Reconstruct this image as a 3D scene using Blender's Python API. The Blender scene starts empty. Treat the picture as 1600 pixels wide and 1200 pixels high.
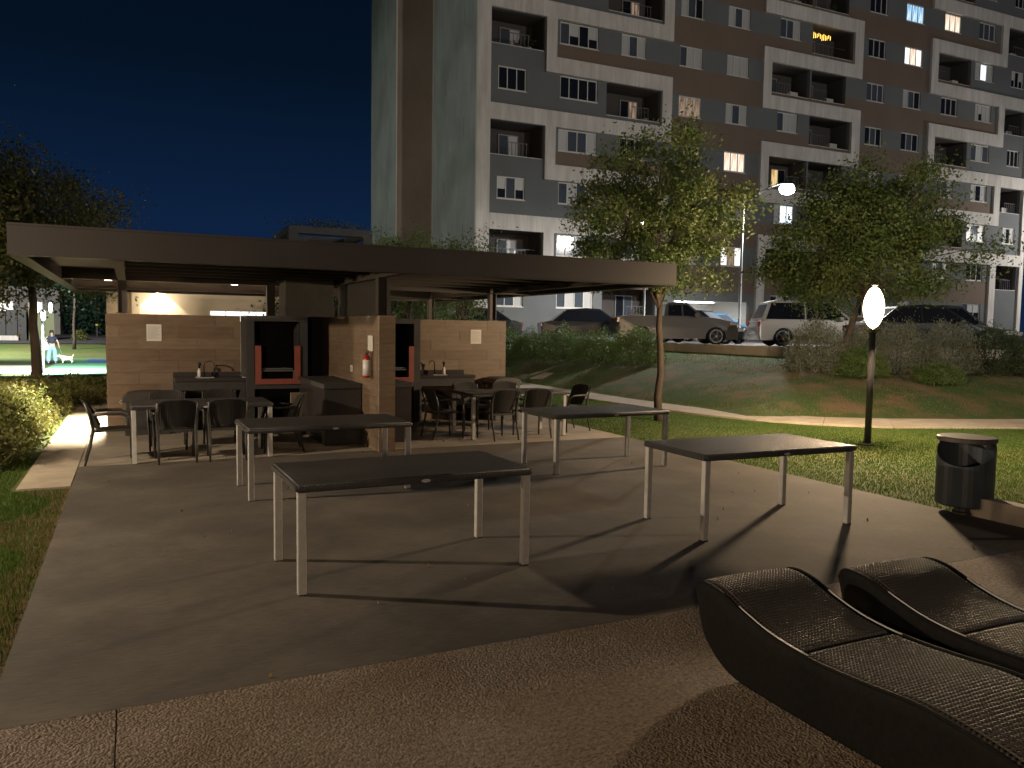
import bpy, bmesh, math, random
import numpy as np
from mathutils import Vector, Matrix
C = bpy.context.scene.collection
SC = bpy.context.scene
R = math.radians
rnd = random.Random(7)
npr = np.random.default_rng(11)

# ---------------------------------------------------------------- camera
cd = bpy.data.cameras.new("camera"); cam = bpy.data.objects.new("camera", cd); C.objects.link(cam)
p_, r_, y_ = R(3.954), R(0.873), R(25.882)
F = Vector((math.sin(y_)*math.cos(p_), math.cos(y_)*math.cos(p_), -math.sin(p_)))
Rt = Vector((math.cos(y_), -math.sin(y_), 0)); U = Rt.cross(F)
Xc = math.cos(r_)*Rt + math.sin(r_)*U; Yc = -math.sin(r_)*Rt + math.cos(r_)*U
cam.matrix_world = Matrix(((Xc.x, Yc.x, -F.x, 0), (Xc.y, Yc.y, -F.y, 0), (Xc.z, Yc.z, -F.z, 1.78), (0, 0, 0, 1)))
cd.sensor_width = 36; cd.lens = 36*1225.6/1600; cd.clip_start = .05; cd.clip_end = 2000
SC.camera = cam
# ---------------------------------------------------------------- sky, exposure
w = bpy.data.worlds.new("World"); SC.world = w; w.use_nodes = True
nt = w.node_tree; bg = nt.nodes['Background']
tc = nt.nodes.new('ShaderNodeTexCoord'); sx = nt.nodes.new('ShaderNodeSeparateXYZ'); rp = nt.nodes.new('ShaderNodeValToRGB')
nt.links.new(tc.outputs['Generated'], sx.inputs[0]); nt.links.new(sx.outputs['Z'], rp.inputs[0]); nt.links.new(rp.outputs[0], bg.inputs[0])
rp.color_ramp.elements[0].position = 0.0; rp.color_ramp.elements[0].color = (.0052, .0160, .052, 1)
rp.color_ramp.elements[1].position = 1.0; rp.color_ramp.elements[1].color = (.0006, .0018, .0055, 1)
for pos, c in ((.12, (.0042, .0150, .048, 1)), (.30, (.0014, .0060, .0155, 1)), (.55, (.0009, .0035, .0095, 1))):
    e = rp.color_ramp.elements.new(pos); e.color = c
bg.inputs[1].default_value = 1.0
SC.view_settings.view_transform = 'Standard'; SC.view_settings.look = 'None'
SC.view_settings.exposure = 0; SC.view_settings.gamma = 1; SC.view_settings.use_curve_mapping = False
SC.render.engine = 'CYCLES'
cy = SC.cycles; cy.use_denoising = True; cy.max_bounces = 5; cy.diffuse_bounces = 3; cy.glossy_bounces = 3; cy.transmission_bounces = 4
cy.sample_clamp_indirect = 4; cy.caustics_reflective = False; cy.caustics_refractive = False
GARDEN = 1450.0       # lamp powers, watts
LEFT = 1750.0
STREET = 11500.0

# ---------------------------------------------------------------- materials
def mat(name, col, rough=.7, col2=None, scale=8, bump=0, bscale=None, metal=0, spec=.5, detail=6, ctr=(.35, .65), emit=None, trans=0, stretch=None, coords='Object', coat=0):
    m = bpy.data.materials.new(name); m.use_nodes = True; t = m.node_tree; b = t.nodes['Principled BSDF']
    b.inputs['Base Color'].default_value = (*col, 1); b.inputs['Roughness'].default_value = rough
    b.inputs['Metallic'].default_value = metal; b.inputs['Specular IOR Level'].default_value = spec
    b.inputs['Coat Weight'].default_value = coat
    co = None
    if col2 is not None or bump:
        tcn = t.nodes.new('ShaderNodeTexCoord'); co = tcn.outputs[coords]
        if stretch:
            mp = t.nodes.new('ShaderNodeMapping'); mp.inputs['Scale'].default_value = stretch
            t.links.new(co, mp.inputs[0]); co = mp.outputs[0]
    if col2 is not None:
        n = t.nodes.new('ShaderNodeTexNoise'); n.inputs['Scale'].default_value = scale; n.inputs['Detail'].default_value = detail
        n.inputs['Roughness'].default_value = .62
        t.links.new(co, n.inputs['Vector'])
        r = t.nodes.new('ShaderNodeValToRGB'); r.color_ramp.elements[0].position = ctr[0]; r.color_ramp.elements[1].position = ctr[1]
        r.color_ramp.elements[0].color = (*col, 1); r.color_ramp.elements[1].color = (*col2, 1)
        t.links.new(n.outputs['Fac'], r.inputs[0]); t.links.new(r.outputs[0], b.inputs['Base Color'])
    if bump:
        n2 = t.nodes.new('ShaderNodeTexNoise'); n2.inputs['Scale'].default_value = bscale or scale*6; n2.inputs['Detail'].default_value = 4
        t.links.new(co, n2.inputs['Vector']); bp = t.nodes.new('ShaderNodeBump'); bp.inputs['Strength'].default_value = min(1, bump); bp.inputs['Distance'].default_value = .01*max(1, bump)
        t.links.new(n2.outputs['Fac'], bp.inputs['Height']); t.links.new(bp.outputs[0], b.inputs['Normal'])
    if emit:
        b.inputs['Emission Color'].default_value = (*emit[0], 1); b.inputs['Emission Strength'].default_value = emit[1]
    if trans:
        tr = t.nodes.new('ShaderNodeBsdfTranslucent'); mx = t.nodes.new('ShaderNodeMixShader'); mx.inputs[0].default_value = trans
        o = t.nodes['Material Output']
        if col2 is not None: t.links.new(r.outputs[0], tr.inputs[0])
        else: tr.inputs[0].default_value = (*col, 1)
        t.links.new(b.outputs[0], mx.inputs[1]); t.links.new(tr.outputs[0], mx.inputs[2]); t.links.new(mx.outputs[0], o.inputs['Surface'])
    return m

def mix_big(m, c, scale, lo, hi, fac=1.0, noise_detail=4):
    """lays a second, larger patchwork of colour c over a material"""
    t = m.node_tree; b = t.nodes['Principled BSDF']; l = b.inputs['Base Color'].links
    tcn = t.nodes.new('ShaderNodeTexCoord'); n = t.nodes.new('ShaderNodeTexNoise'); n.inputs['Scale'].default_value = scale; n.inputs['Detail'].default_value = noise_detail
    t.links.new(tcn.outputs['Object'], n.inputs['Vector'])
    mr = t.nodes.new('ShaderNodeMapRange'); mr.inputs[1].default_value = lo; mr.inputs[2].default_value = hi; mr.inputs[4].default_value = fac
    t.links.new(n.outputs['Fac'], mr.inputs[0]); mx = t.nodes.new('ShaderNodeMixRGB'); t.links.new(mr.outputs[0], mx.inputs[0])
    if l: src = l[0].from_socket; t.links.new(src, mx.inputs[1])
    else: mx.inputs[1].default_value = b.inputs['Base Color'].default_value
    mx.inputs[2].default_value = (*c, 1); t.links.new(mx.outputs[0], b.inputs['Base Color'])
    return m

def broom(m, sc, amt):
    t = m.node_tree; b = t.nodes['Principled BSDF']; tcn = t.nodes.new('ShaderNodeTexCoord'); mp = t.nodes.new('ShaderNodeMapping'); mp.inputs['Scale'].default_value = sc
    n = t.nodes.new('ShaderNodeTexNoise'); n.inputs['Scale'].default_value = 1; n.inputs['Detail'].default_value = 6; n.inputs['Roughness'].default_value = .7
    t.links.new(tcn.outputs['Object'], mp.inputs[0]); t.links.new(mp.outputs[0], n.inputs['Vector'])
    r = t.nodes.new('ShaderNodeMapRange'); r.inputs[1].default_value = .35; r.inputs[2].default_value = .65; r.inputs[3].default_value = 1-amt; r.inputs[4].default_value = 1+amt
    t.links.new(n.outputs['Fac'], r.inputs[0]); mx = t.nodes.new('ShaderNodeMixRGB'); mx.blend_type = 'MULTIPLY'; mx.inputs[0].default_value = 1
    t.links.new(b.inputs['Base Color'].links[0].from_socket, mx.inputs[1]); t.links.new(r.outputs[0], mx.inputs[2]); t.links.new(mx.outputs[0], b.inputs['Base Color'])
    bp = t.nodes.new('ShaderNodeBump'); bp.inputs['Strength'].default_value = .5; bp.inputs['Distance'].default_value = .004; t.links.new(n.outputs['Fac'], bp.inputs['Height']); t.links.new(bp.outputs[0], b.inputs['Normal'])
    return m

def emat(name, col, s):
    m = bpy.data.materials.new(name); m.use_nodes = True; t = m.node_tree
    e = t.nodes.new('ShaderNodeEmission'); e.inputs[0].default_value = (*col, 1); e.inputs[1].default_value = s
    t.links.new(e.outputs[0], t.nodes['Material Output'].inputs['Surface']); return m

M = {}
def lamp_light(parent, kind, loc, power, col, radius=.06, aim=None, cone=120, blend=.5):
    ld_ = bpy.data.lights.new('lamp_light', kind); ld_.energy = power; ld_.color = col; ld_.shadow_soft_size = radius
    o = bpy.data.objects.new('lamp_light', ld_); C.objects.link(o); o.parent = parent; o.location = loc
    if kind == 'SPOT':
        ld_.spot_size = R(cone); ld_.spot_blend = blend
        o.rotation_euler = Vector(aim).to_track_quat('-Z', 'Y').to_euler()
    return o
def opal(name, col, s_):   # glowing diffuser that lets the light inside it out
    m = bpy.data.materials.new(name); m.use_nodes = True; t = m.node_tree
    e = t.nodes.new('ShaderNodeEmission'); e.inputs[0].default_value = (*col, 1); e.inputs[1].default_value = s_
    tr = t.nodes.new('ShaderNodeBsdfTransparent'); a = t.nodes.new('ShaderNodeAddShader'); t.links.new(e.outputs[0], a.inputs[0]); t.links.new(tr.outputs[0], a.inputs[1])
    t.links.new(a.outputs[0], t.nodes['Material Output'].inputs['Surface']); return m
M['patio'] = broom(mix_big(mat('patio broom concrete', (.082, .071, .058), .85, (.128, .110, .089), 1.7, 0), (.060, .052, .043), .8, .42, .66, .8), (9, 60, 9), .22)
M['slab'] = mix_big(mat('pavilion floor concrete', (.29, .25, .20), .8, (.38, .33, .265), 3, .3, 90), (.20, .175, .14), .8, .45, .7, .6)
M['path'] = mix_big(mat('path concrete', (.40, .34, .26), .85, (.50, .43, .33), 4, .3, 90), (.28, .23, .17), .7, .5, .75, .7)
M['aggregate'] = mat('washed aggregate', (.145, .098, .062), .85, (.27, .205, .145), 26, 0)
M['wet'] = mat('dark stain', (.06, .05, .04), .5)
M['steel'] = mat('satin aluminium', (.46, .455, .44), .42, (.54, .53, .51), 20, 0, metal=.2)
M['rattan'] = mat('dark woven rattan', (.035, .030, .027), .42, (.055, .048, .042), 60, 1.0, 160)
M['rattan_top'] = mat('dark woven rattan tabletop', (.038, .037, .038), .40, (.055, .054, .055), 4, .8, 150)
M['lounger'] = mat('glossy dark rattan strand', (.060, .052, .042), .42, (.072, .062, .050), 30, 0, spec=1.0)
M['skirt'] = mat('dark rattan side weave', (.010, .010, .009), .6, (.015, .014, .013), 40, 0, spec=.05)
M['plastic'] = mat('anthracite plastic', (.030, .028, .028), .45, (.042, .040, .038), 20)
M['fascia'] = mat('bronze painted steel', (.034, .029, .029), .5, (.042, .036, .035), 1.2)
M['soffit'] = mat('bronze soffit sheet', (.036, .029, .026), .6, (.046, .037, .033), 1.5)
M['post'] = mat('brown black steel post', (.055, .042, .038), .5)
M['tile'] = mat('wood look wall tile', (.130, .089, .057), .50, (.182, .129, .087), 2.2, .15, 40, stretch=(1, 1, 9))
M['tile2'] = mat('wood look wall tile, paler', (.155, .108, .072), .50, (.212, .153, .104), 2.6, .15, 40, stretch=(1, 1, 9))
M['tile3'] = mat('wood look wall tile, redder', (.120, .078, .049), .50, (.170, .113, .073), 2.4, .15, 40, stretch=(1, 1, 9))
M['grout'] = mat('tile joint grout', (.34, .27, .19), .9)
M['dark_conc'] = mat('charcoal painted concrete', (.030, .030, .031), .7, (.042, .041, .041), 4, .2, 60)
M['soot'] = mat('sooty firebrick', (.010, .010, .010), .9, (.018, .016, .015), 6)
M['red'] = mat('red painted steel', (.27, .072, .050), .5, (.22, .062, .044), 7)
M['granite'] = mat('black granite', (.035, .033, .032), .22, (.055, .05, .048), 60)
M['paper'] = mat('laminated notice', (.72, .70, .64), .35, (.66, .64, .60), 9)
M['print'] = mat('grey print', (.30, .30, .32), .5)
M['white'] = mat('white plastic', (.75, .73, .68), .4)
M['ext'] = mat('extinguisher red', (.45, .02, .015), .3)
M['extlabel'] = mat('extinguisher label', (.75, .74, .72), .4)
M['black'] = mat('black rubber', (.012, .012, .012), .5)
M['facwhite'] = mix_big(mat('off white facade render', (.42, .395, .365), .85, (.58, .55, .51), 2.2, 0, stretch=(1.6, 1.6, .16)), (.34, .32, .30), .6, .5, .75, .5)
M['facgray'] = mat('blue grey facade render', (.105, .112, .115), .85, (.120, .128, .130), .6)
M['facbrown'] = mat('brown facade render', (.128, .092, .068), .85, (.146, .106, .080), .6)
M['facside'] = mix_big(mat('grey plaster gable', (.235, .245, .240), .9, (.30, .31, .305), 1.2, 0, stretch=(1, 1, .22)), (.16, .155, .145), .35, .45, .7, .7)
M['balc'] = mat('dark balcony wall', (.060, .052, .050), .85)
M['balc2'] = mat('balcony plaster', (.085, .075, .072), .85)
M['frame'] = mat('white window frame', (.52, .50, .46), .5)
M['dframe'] = mat('grey balcony door frame', (.22, .21, .20), .5)
M['glass'] = mat('dark window glass', (.012, .014, .020), .08, spec=.5)
M['glass2'] = mat('blue grey window glass', (.060, .072, .090), .12, spec=.5)
M['curtain'] = mat('pale curtain behind glass', (.36, .36, .35), .35, (.46, .46, .45), 9, 0, stretch=(6, 6, .05), coat=.6)
M['blind'] = mat('half blind behind glass', (.42, .42, .41), .4)
M['rail'] = mat('dark railing', (.10, .10, .105), .5)
def lit(name, c1, c2, s):
    m = bpy.data.materials.new(name); m.use_nodes = True; t = m.node_tree
    e = t.nodes.new('ShaderNodeEmission'); tcn = t.nodes.new('ShaderNodeTexCoord'); mp = t.nodes.new('ShaderNodeMapping'); mp.inputs['Scale'].default_value = (7, 7, 1.1)
    n = t.nodes.new('ShaderNodeTexNoise'); n.inputs['Scale'].default_value = 1.2; rr = t.nodes.new('ShaderNodeValToRGB')
    rr.color_ramp.elements[0].position = .42; rr.color_ramp.elements[1].position = .58
    rr.color_ramp.elements[0].color = (*c1, 1); rr.color_ramp.elements[1].color = (*c2, 1)
    t.links.new(tcn.outputs['Object'], mp.inputs[0]); t.links.new(mp.outputs[0], n.inputs['Vector']); t.links.new(n.outputs[0], rr.inputs[0]); t.links.new(rr.outputs[0], e.inputs[0])
    e.inputs[1].default_value = s; t.links.new(e.outputs[0], t.nodes['Material Output'].inputs['Surface']); return m
M['litwarm'] = lit('lit window, warm', (.75, .52, .36), (1, .86, .70), 1.25)
M['litwhite'] = lit('lit window, white', (.9, .82, .72), (1, .97, .92), 1.5)
M['litblue'] = lit('lit window, television blue', (.16, .42, .75), (.62, .85, 1), 1.1)
M['litdim'] = lit('lit window, dim', (.16, .11, .075), (.34, .24, .17), .9)
M['lityellow'] = lit('lit balcony door, yellow', (.55, .32, .10), (.9, .66, .32), 1.0)
M['litcool'] = lit('lit lower pane, cool', (.6, .75, .95), (.95, 1, 1), 1.6)
M['asphalt'] = mat('asphalt', (.05, .05, .052), .8, (.07, .07, .072), 5)
M['kerb'] = mat('pale kerb concrete', (.42, .36, .29), .85, (.52, .46, .38), 3, .3, 60)
def grassmat():
    m = mat('lawn turf', (.045, .085, .012), .9, (.090, .120, .022), 5, .8, 60)
    mix_big(m, (.17, .115, .055), .38, .50, .62, .35)
    return m
M['lawn'] = grassmat()
M['blade_slope'] = mat('slope grass blades', (.075, .135, .020), .7, (.12, .175, .032), 1.3, trans=.35)
M['soil'] = mat('dry slope turf', (.046, .086, .014), .95, (.155, .105, .052), 1.0, .9, 30, ctr=(.46, .62))
M['blade'] = mat('grass blades', (.055, .115, .012), .7, (.095, .150, .020), .9, trans=.35)
M['blade_dry'] = mat('dry grass blades', (.20, .145, .075), .75, (.29, .21, .115), 3, trans=.3)
def leaf(n, a, b, sc=1.5): return mat(n, a, .55, b, sc, trans=.35, ctr=(.38, .62))
M['leaf_oak'] = leaf('oak leaves', (.062, .112, .026), (.120, .150, .045))
M['leaf_dark'] = leaf('dark tree leaves', (.040, .062, .022), (.070, .095, .030))
M['leaf_left'] = leaf('left tree leaves', (.060, .075, .024), (.120, .122, .040))
M['leaf_hedge'] = leaf('hedge leaves', (.090, .120, .024), (.20, .19, .055), 2.5)
M['leaf_green'] = leaf('clipped hedge leaves', (.085, .150, .035), (.15, .20, .06), 2)
M['leaf_silver'] = leaf('silver shrub leaves', (.14, .155, .10), (.21, .215, .15), 2)
M['leaf_teal'] = leaf('far tree leaves', (.035, .085, .050), (.07, .12, .08), .5)
M['bark'] = mat('tree bark', (.055, .040, .030), .9, (.085, .062, .046), 14, 1, 50, stretch=(1, 1, .3))
M['globe'] = opal('glowing opal globe', (1, .74, .46), 6)
M['led'] = emat('street lamp led', (.90, .97, 1), 60)
M['down'] = emat('downlight led', (1, .86, .66), 12)
M['left_led'] = opal('warm post lamp led', (1, .80, .56), 8)
M['wash'] = emat('wall washer led', (1, .80, .52), 380)
M['grnlamp'] = opal('white garden lantern', (.86, .96, 1), 2.5)
M['lamppost'] = mat('black lamp post', (.035, .034, .034), .45)
M['lamppost2'] = mat('grey street lamp pole', (.16, .17, .18), .4, metal=.4)
M['cream'] = mat('cream building wall', (.62, .50, .34), .85, (.66, .54, .38), 2)
M['blue'] = mat('blue court paint', (.08, .18, .45), .8)
M['court'] = mat('green court surface', (.10, .26, .12), .8, (.13, .32, .16), 2)

# ---------------------------------------------------------------- mesh helpers
class MB:
    def __init__(s): s.v = []; s.f = []; s.smooth = False
    def quad(s, a, b, c, d):
        i = len(s.v); s.v += [tuple(a), tuple(b), tuple(c), tuple(d)]; s.f.append((i, i+1, i+2, i+3)); return s
    def box(s, x0, y0, z0, x1, y1, z1, bev=0):
        if x0 > x1: x0, x1 = x1, x0
        if y0 > y1: y0, y1 = y1, y0
        if z0 > z1: z0, z1 = z1, z0
        i = len(s.v)
        if bev:
            b = min(bev, (x1-x0)*.45, (y1-y0)*.45)
            for z in (z0, z1):
                s.v += [(x0+b, y0, z), (x1-b, y0, z), (x1, y0+b, z), (x1, y1-b, z), (x1-b, y1, z), (x0+b, y1, z), (x0, y1-b, z), (x0, y0+b, z)]
            s.f += [tuple(i+k for k in range(7, -1, -1)), tuple(i+8+k for k in range(8))]
            for k in range(8): s.f.append((i+k, i+(k+1) % 8, i+8+(k+1) % 8, i+8+k))
            return s
        s.v += [(x0, y0, z0), (x1, y0, z0), (x1, y1, z0), (x0, y1, z0), (x0, y0, z1), (x1, y0, z1), (x1, y1, z1), (x0, y1, z1)]
        s.f += [tuple(i+k for k in q) for q in ((3, 2, 1, 0), (4, 5, 6, 7), (0, 1, 5, 4), (1, 2, 6, 5), (2, 3, 7, 6), (3, 0, 4, 7))]
        return s
    def tube(s, pts, rad, n=8, caps=True):
        pts = [Vector(p) for p in pts]; rad = rad if hasattr(rad, '__len__') else [rad]*len(pts)
        i0 = len(s.v); up = Vector((0, 0, 1))
        for k, p in enumerate(pts):
            d = (pts[min(k+1, len(pts)-1)]-pts[max(k-1, 0)]).normalized()
            a = d.cross(up if abs(d.z) < .95 else Vector((1, 0, 0))).normalized(); b = d.cross(a)
            for j in range(n):
                t = 2*math.pi*j/n; s.v.append(tuple(p+a*math.cos(t)*rad[k]+b*math.sin(t)*rad[k]))
        for k in range(len(pts)-1):
            for j in range(n):
                a = i0+k*n+j; b = i0+k*n+(j+1) % n; s.f.append((a, b, b+n, a+n))
        if caps: s.f.append(tuple(i0+j for j in range(n-1, -1, -1))); s.f.append(tuple(i0+(len(pts)-1)*n+j for j in range(n)))
        return s
    def lathe(s, prof, c=(0, 0, 0), n=20, sx=1, sy=1):
        i0 = len(s.v)
        for r, z in prof:
            for j in range(n):
                t = 2*math.pi*j/n; s.v.append((c[0]+r*sx*math.cos(t), c[1]+r*sy*math.sin(t), c[2]+z))
        for k in range(len(prof)-1):
            for j in range(n):
                a = i0+k*n+j; b = i0+k*n+(j+1) % n; s.f.append((a, b, b+n, a+n))
        s.f.append(tuple(i0+j for j in range(n-1, -1, -1))); s.f.append(tuple(i0+(len(prof)-1)*n+j for j in range(n)))
        return s
    def prism(s, pts, y0, y1):   # polygon in x,z swept along y
        i = len(s.v); n = len(pts)
        s.v += [(x, y0, z) for x, z in pts]+[(x, y1, z) for x, z in pts]
        s.f += [tuple(range(i, i+n)), tuple(range(i+2*n-1, i+n-1, -1))]
        for k in range(n): s.f.append((i+k, i+(k+1) % n, i+n+(k+1) % n, i+n+k))
        return s
    def build(s, name, m, parent=None, smooth=False, loc=None):
        me = bpy.data.meshes.new(name); me.from_pydata(s.v, [], s.f); me.update()
        o = bpy.data.objects.new(name, me); C.objects.link(o)
        for mm in (m if isinstance(m, list) else [m]): me.materials.append(mm)
        if smooth or s.smooth: me.shade_smooth()
        if parent: o.parent = parent
        if loc: o.location = loc
        return o
def B(*a, **k): return MB().box(*a, **k)
def inst(o, parent=None, loc=None, name=None, m=None):
    c = o.copy()
    C.objects.link(c); c.parent = parent if parent else o.parent
    if loc is not None: c.location = loc
    if m is not None:
        c.material_slots[0].link = 'OBJECT'; c.material_slots[0].material = m
    return c
def tag(o, label, cat, group=None, kind=None):
    o['label'] = label
    if cat: o['category'] = cat
    if group: o['group'] = group
    if kind: o['kind'] = kind
    return o
def empty(name, loc=(0, 0, 0), rz=0):
    o = bpy.data.objects.new(name, None); C.objects.link(o); o.location = loc; o.rotation_euler = (0, 0, rz); o.empty_display_size = .2; return o
def copy_tree(o, parent=None, kids=None):
    c = o.copy(); C.objects.link(c); c.parent = parent
    for ch in list(o.children): copy_tree(ch, c)
    return c
def struct(o, label=None):
    o['kind'] = 'structure'
    if label: o['label'] = label
    return o
def mesh_np(name, verts, faces, m, parent=None, smooth=False):
    """verts (n,3), faces (k,4) or (k,3)"""
    me = bpy.data.meshes.new(name); k = faces.shape[1]
    me.vertices.add(len(verts)); me.vertices.foreach_set('co', verts.astype(np.float32).ravel())
    me.loops.add(faces.size); me.loops.foreach_set('vertex_index', faces.astype(np.int32).ravel())
    me.polygons.add(len(faces)); me.polygons.foreach_set('loop_start', np.arange(0, faces.size, k, dtype=np.int32))
    me.polygons.foreach_set('loop_total', np.full(len(faces), k, dtype=np.int32))
    me.update(calc_edges=True); me.materials.append(m)
    if smooth: me.shade_smooth()
    o = bpy.data.objects.new(name, me); C.objects.link(o)
    if parent: o.parent = parent
    return o

def leaves_mesh(pts, size, name, m, parent, up=.35, aspect=.55, jitter=.35, seed=0):
    rg = np.random.default_rng(seed); n = len(pts); d = rg.normal(size=(n, 3)); d[:, 2] += up; d /= np.linalg.norm(d, axis=1)[:, None]
    e = rg.normal(size=(n, 3)); e -= (e*d).sum(1)[:, None]*d; e /= np.linalg.norm(e, axis=1)[:, None]
    s = size*(1+jitter*rg.normal(size=n)).clip(.45, 1.9)[:, None]; f = np.cross(d, e)
    a = pts-d*s*.5; b = pts+e*s*aspect*.5+f*s*.08; c = pts+d*s*.5; g_ = pts-e*s*aspect*.5+f*s*.08
    v = np.stack([a, b, c, g_], 1).reshape(-1, 3); F_ = np.arange(n*4).reshape(-1, 4)
    return mesh_np(name, v, F_, m, parent)

# ---------------------------------------------------------------- terrain
def smooth(t): t = np.clip(t, 0, 1); return t*t*(3-2*t)
def zt(x, y):
    x = np.asarray(x, float); y = np.asarray(y, float)
    s1 = x-11.65; s2 = (x-11.85)*.318+(y-12.4)*.948
    s = np.minimum(s1, s2); t = np.clip(s/5.75, 0, 1)
    z = 1.10*(.5*t+.5*(1-(1-t)**2))
    z = z+.05*np.sin(x*1.3+y*.7)*np.sin(y*.9-x*.4)*(t > 0)*(t < 1)*np.minimum(t, 1-t)*4*.5
    left = smooth((9-x)/6)
    z = z+left*(-.36*smooth((y-20)/14)+.95*smooth((y-54)/22))
    return z
def zf(x, y): return float(zt(x, y))
xs = np.unique(np.concatenate([np.arange(-300, -20, 20), np.arange(-20, -4, 1), np.arange(-4, 24, .5), np.arange(24, 60, 2), np.arange(60, 321, 20), [-.64, 7.56]]))
ys = np.unique(np.concatenate([np.arange(-60, -6, 6), np.arange(-6, 34, .5), np.arange(34, 90, 2), np.arange(90, 400, 20)]))
X, Y = np.meshgrid(xs, ys); Z = zt(X, Y)-.03
ter = np.stack([X.ravel(), Y.ravel(), Z.ravel()], 1); nx, ny = len(xs), len(ys)
ii = (np.arange(ny-1)[:, None]*nx+np.arange(nx-1)[None]).ravel()
# hole under the paved area keeps sheets apart
g = mesh_np('lawn', ter, np.stack([ii, ii+1, ii+nx+1, ii+nx], 1), M['lawn'], smooth=True); struct(g)

def sheet(name, poly, z, thick, m):
    n = len(poly); b = MB(); b.v = [(x, y, z) for x, y in poly]+[(x, y, z-thick) for x, y in poly]
    b.f = [tuple(range(n)), tuple(range(2*n-1, n-1, -1))]+[(k, n+k, n+(k+1) % n, (k+1) % n) for k in range(n)]
    return struct(b.build(name, m))
# patio cast in bays: fine joints between them
sheet('patio', [(-.62, 3.955), (7.5, 3.955), (7.5, 11.02), (-.62, 11.02)], 0, .12, M['patio'])
sheet('pavilion_floor', [(-.62, 11.03), (7.53, 11.03), (7.53, 20.1), (-.62, 20.1)], 0, .12, M['slab'])
# left walk: separate flags end to end
yy = 9.75
pl = struct(empty('path')); pl.name = 'path'
while yy < 19.5:
    e = min(yy+1.45, 19.6)
    B(-1.14, yy+.006, -.1, -.632, e-.006, -.004).build('paving_slab', M['path'], pl); yy = e
# aggregate terrace in front: bays with recessed joints
terr = struct(empty('terrace'))
def agg_bay(x0, x1, y0, y1):
    return B(x0, y0, -.14, x1, y1, .003, bev=0).build('concrete_bay', M['agg'], terr)
def aggmat():
    m = bpy.data.materials.new('washed aggregate concrete'); m.use_nodes = True; t = m.node_tree; b = t.nodes['Principled BSDF']; b.inputs['Roughness'].default_value = .75
    tcn = t.nodes.new('ShaderNodeTexCoord')
    v = t.nodes.new('ShaderNodeTexVoronoi'); v.inputs['Scale'].default_value = 75; t.links.new(tcn.outputs['Object'], v.inputs['Vector'])
    n = t.nodes.new('ShaderNodeTexNoise'); n.inputs['Scale'].default_value = 45; n.inputs['Detail'].default_value = 5; t.links.new(tcn.outputs['Object'], n.inputs['Vector'])
    n3 = t.nodes.new('ShaderNodeTexNoise'); n3.inputs['Scale'].default_value = 1.3; n3.inputs['Detail'].default_value = 5; t.links.new(tcn.outputs['Object'], n3.inputs['Vector'])
    r = t.nodes.new('ShaderNodeValToRGB'); r.color_ramp.elements[0].position = .3; r.color_ramp.elements[0].color = (.115, .089, .063, 1); r.color_ramp.elements[1].position = .72; r.color_ramp.elements[1].color = (.34, .272, .205, 1)
    t.links.new(n.outputs['Fac'], r.inputs[0])
    r3 = t.nodes.new('ShaderNodeValToRGB'); r3.color_ramp.elements[0].position = .4; r3.color_ramp.elements[0].color = (.74, .66, .57, 1); r3.color_ramp.elements[1].position = .65; r3.color_ramp.elements[1].color = (1, 1, 1, 1)
    t.links.new(n3.outputs['Fac'], r3.inputs[0]); mx = t.nodes.new('ShaderNodeMixRGB'); mx.blend_type = 'MULTIPLY'; mx.inputs[0].default_value = 1
    t.links.new(r.outputs[0], mx.inputs[1]); t.links.new(r3.outputs[0], mx.inputs[2]); t.links.new(mx.outputs[0], b.inputs['Base Color'])
    ad = t.nodes.new('ShaderNodeMath'); ad.operation = 'SUBTRACT'; t.links.new(n.outputs['Fac'], ad.inputs[0]); t.links.new(v.outputs['Distance'], ad.inputs[1])
    bp = t.nodes.new('ShaderNodeBump'); bp.inputs['Strength'].default_value = .9; bp.inputs['Distance'].default_value = .012
    t.links.new(ad.outputs[0], bp.inputs['Height']); t.links.new(bp.outputs[0], b.inputs['Normal']); return m
M['agg'] = aggmat()
for k in range(-2, 5):
    x0 = -.09+k*4.1; agg_bay(x0+.003, x0+4.1-.003, 1.2, 3.945); agg_bay(x0+.003, x0+4.1-.003, -4, 1.188)

# right kerb of the terrace
kr = struct(empty('kerb', (0, 0, 0)))
yk = 5.0
for k in range(9):
    B(7.52, yk-.92, -.1, 7.68, yk, .185, bev=.012).build('kerb_stone', M['kerb'], kr); yk -= .93

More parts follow.
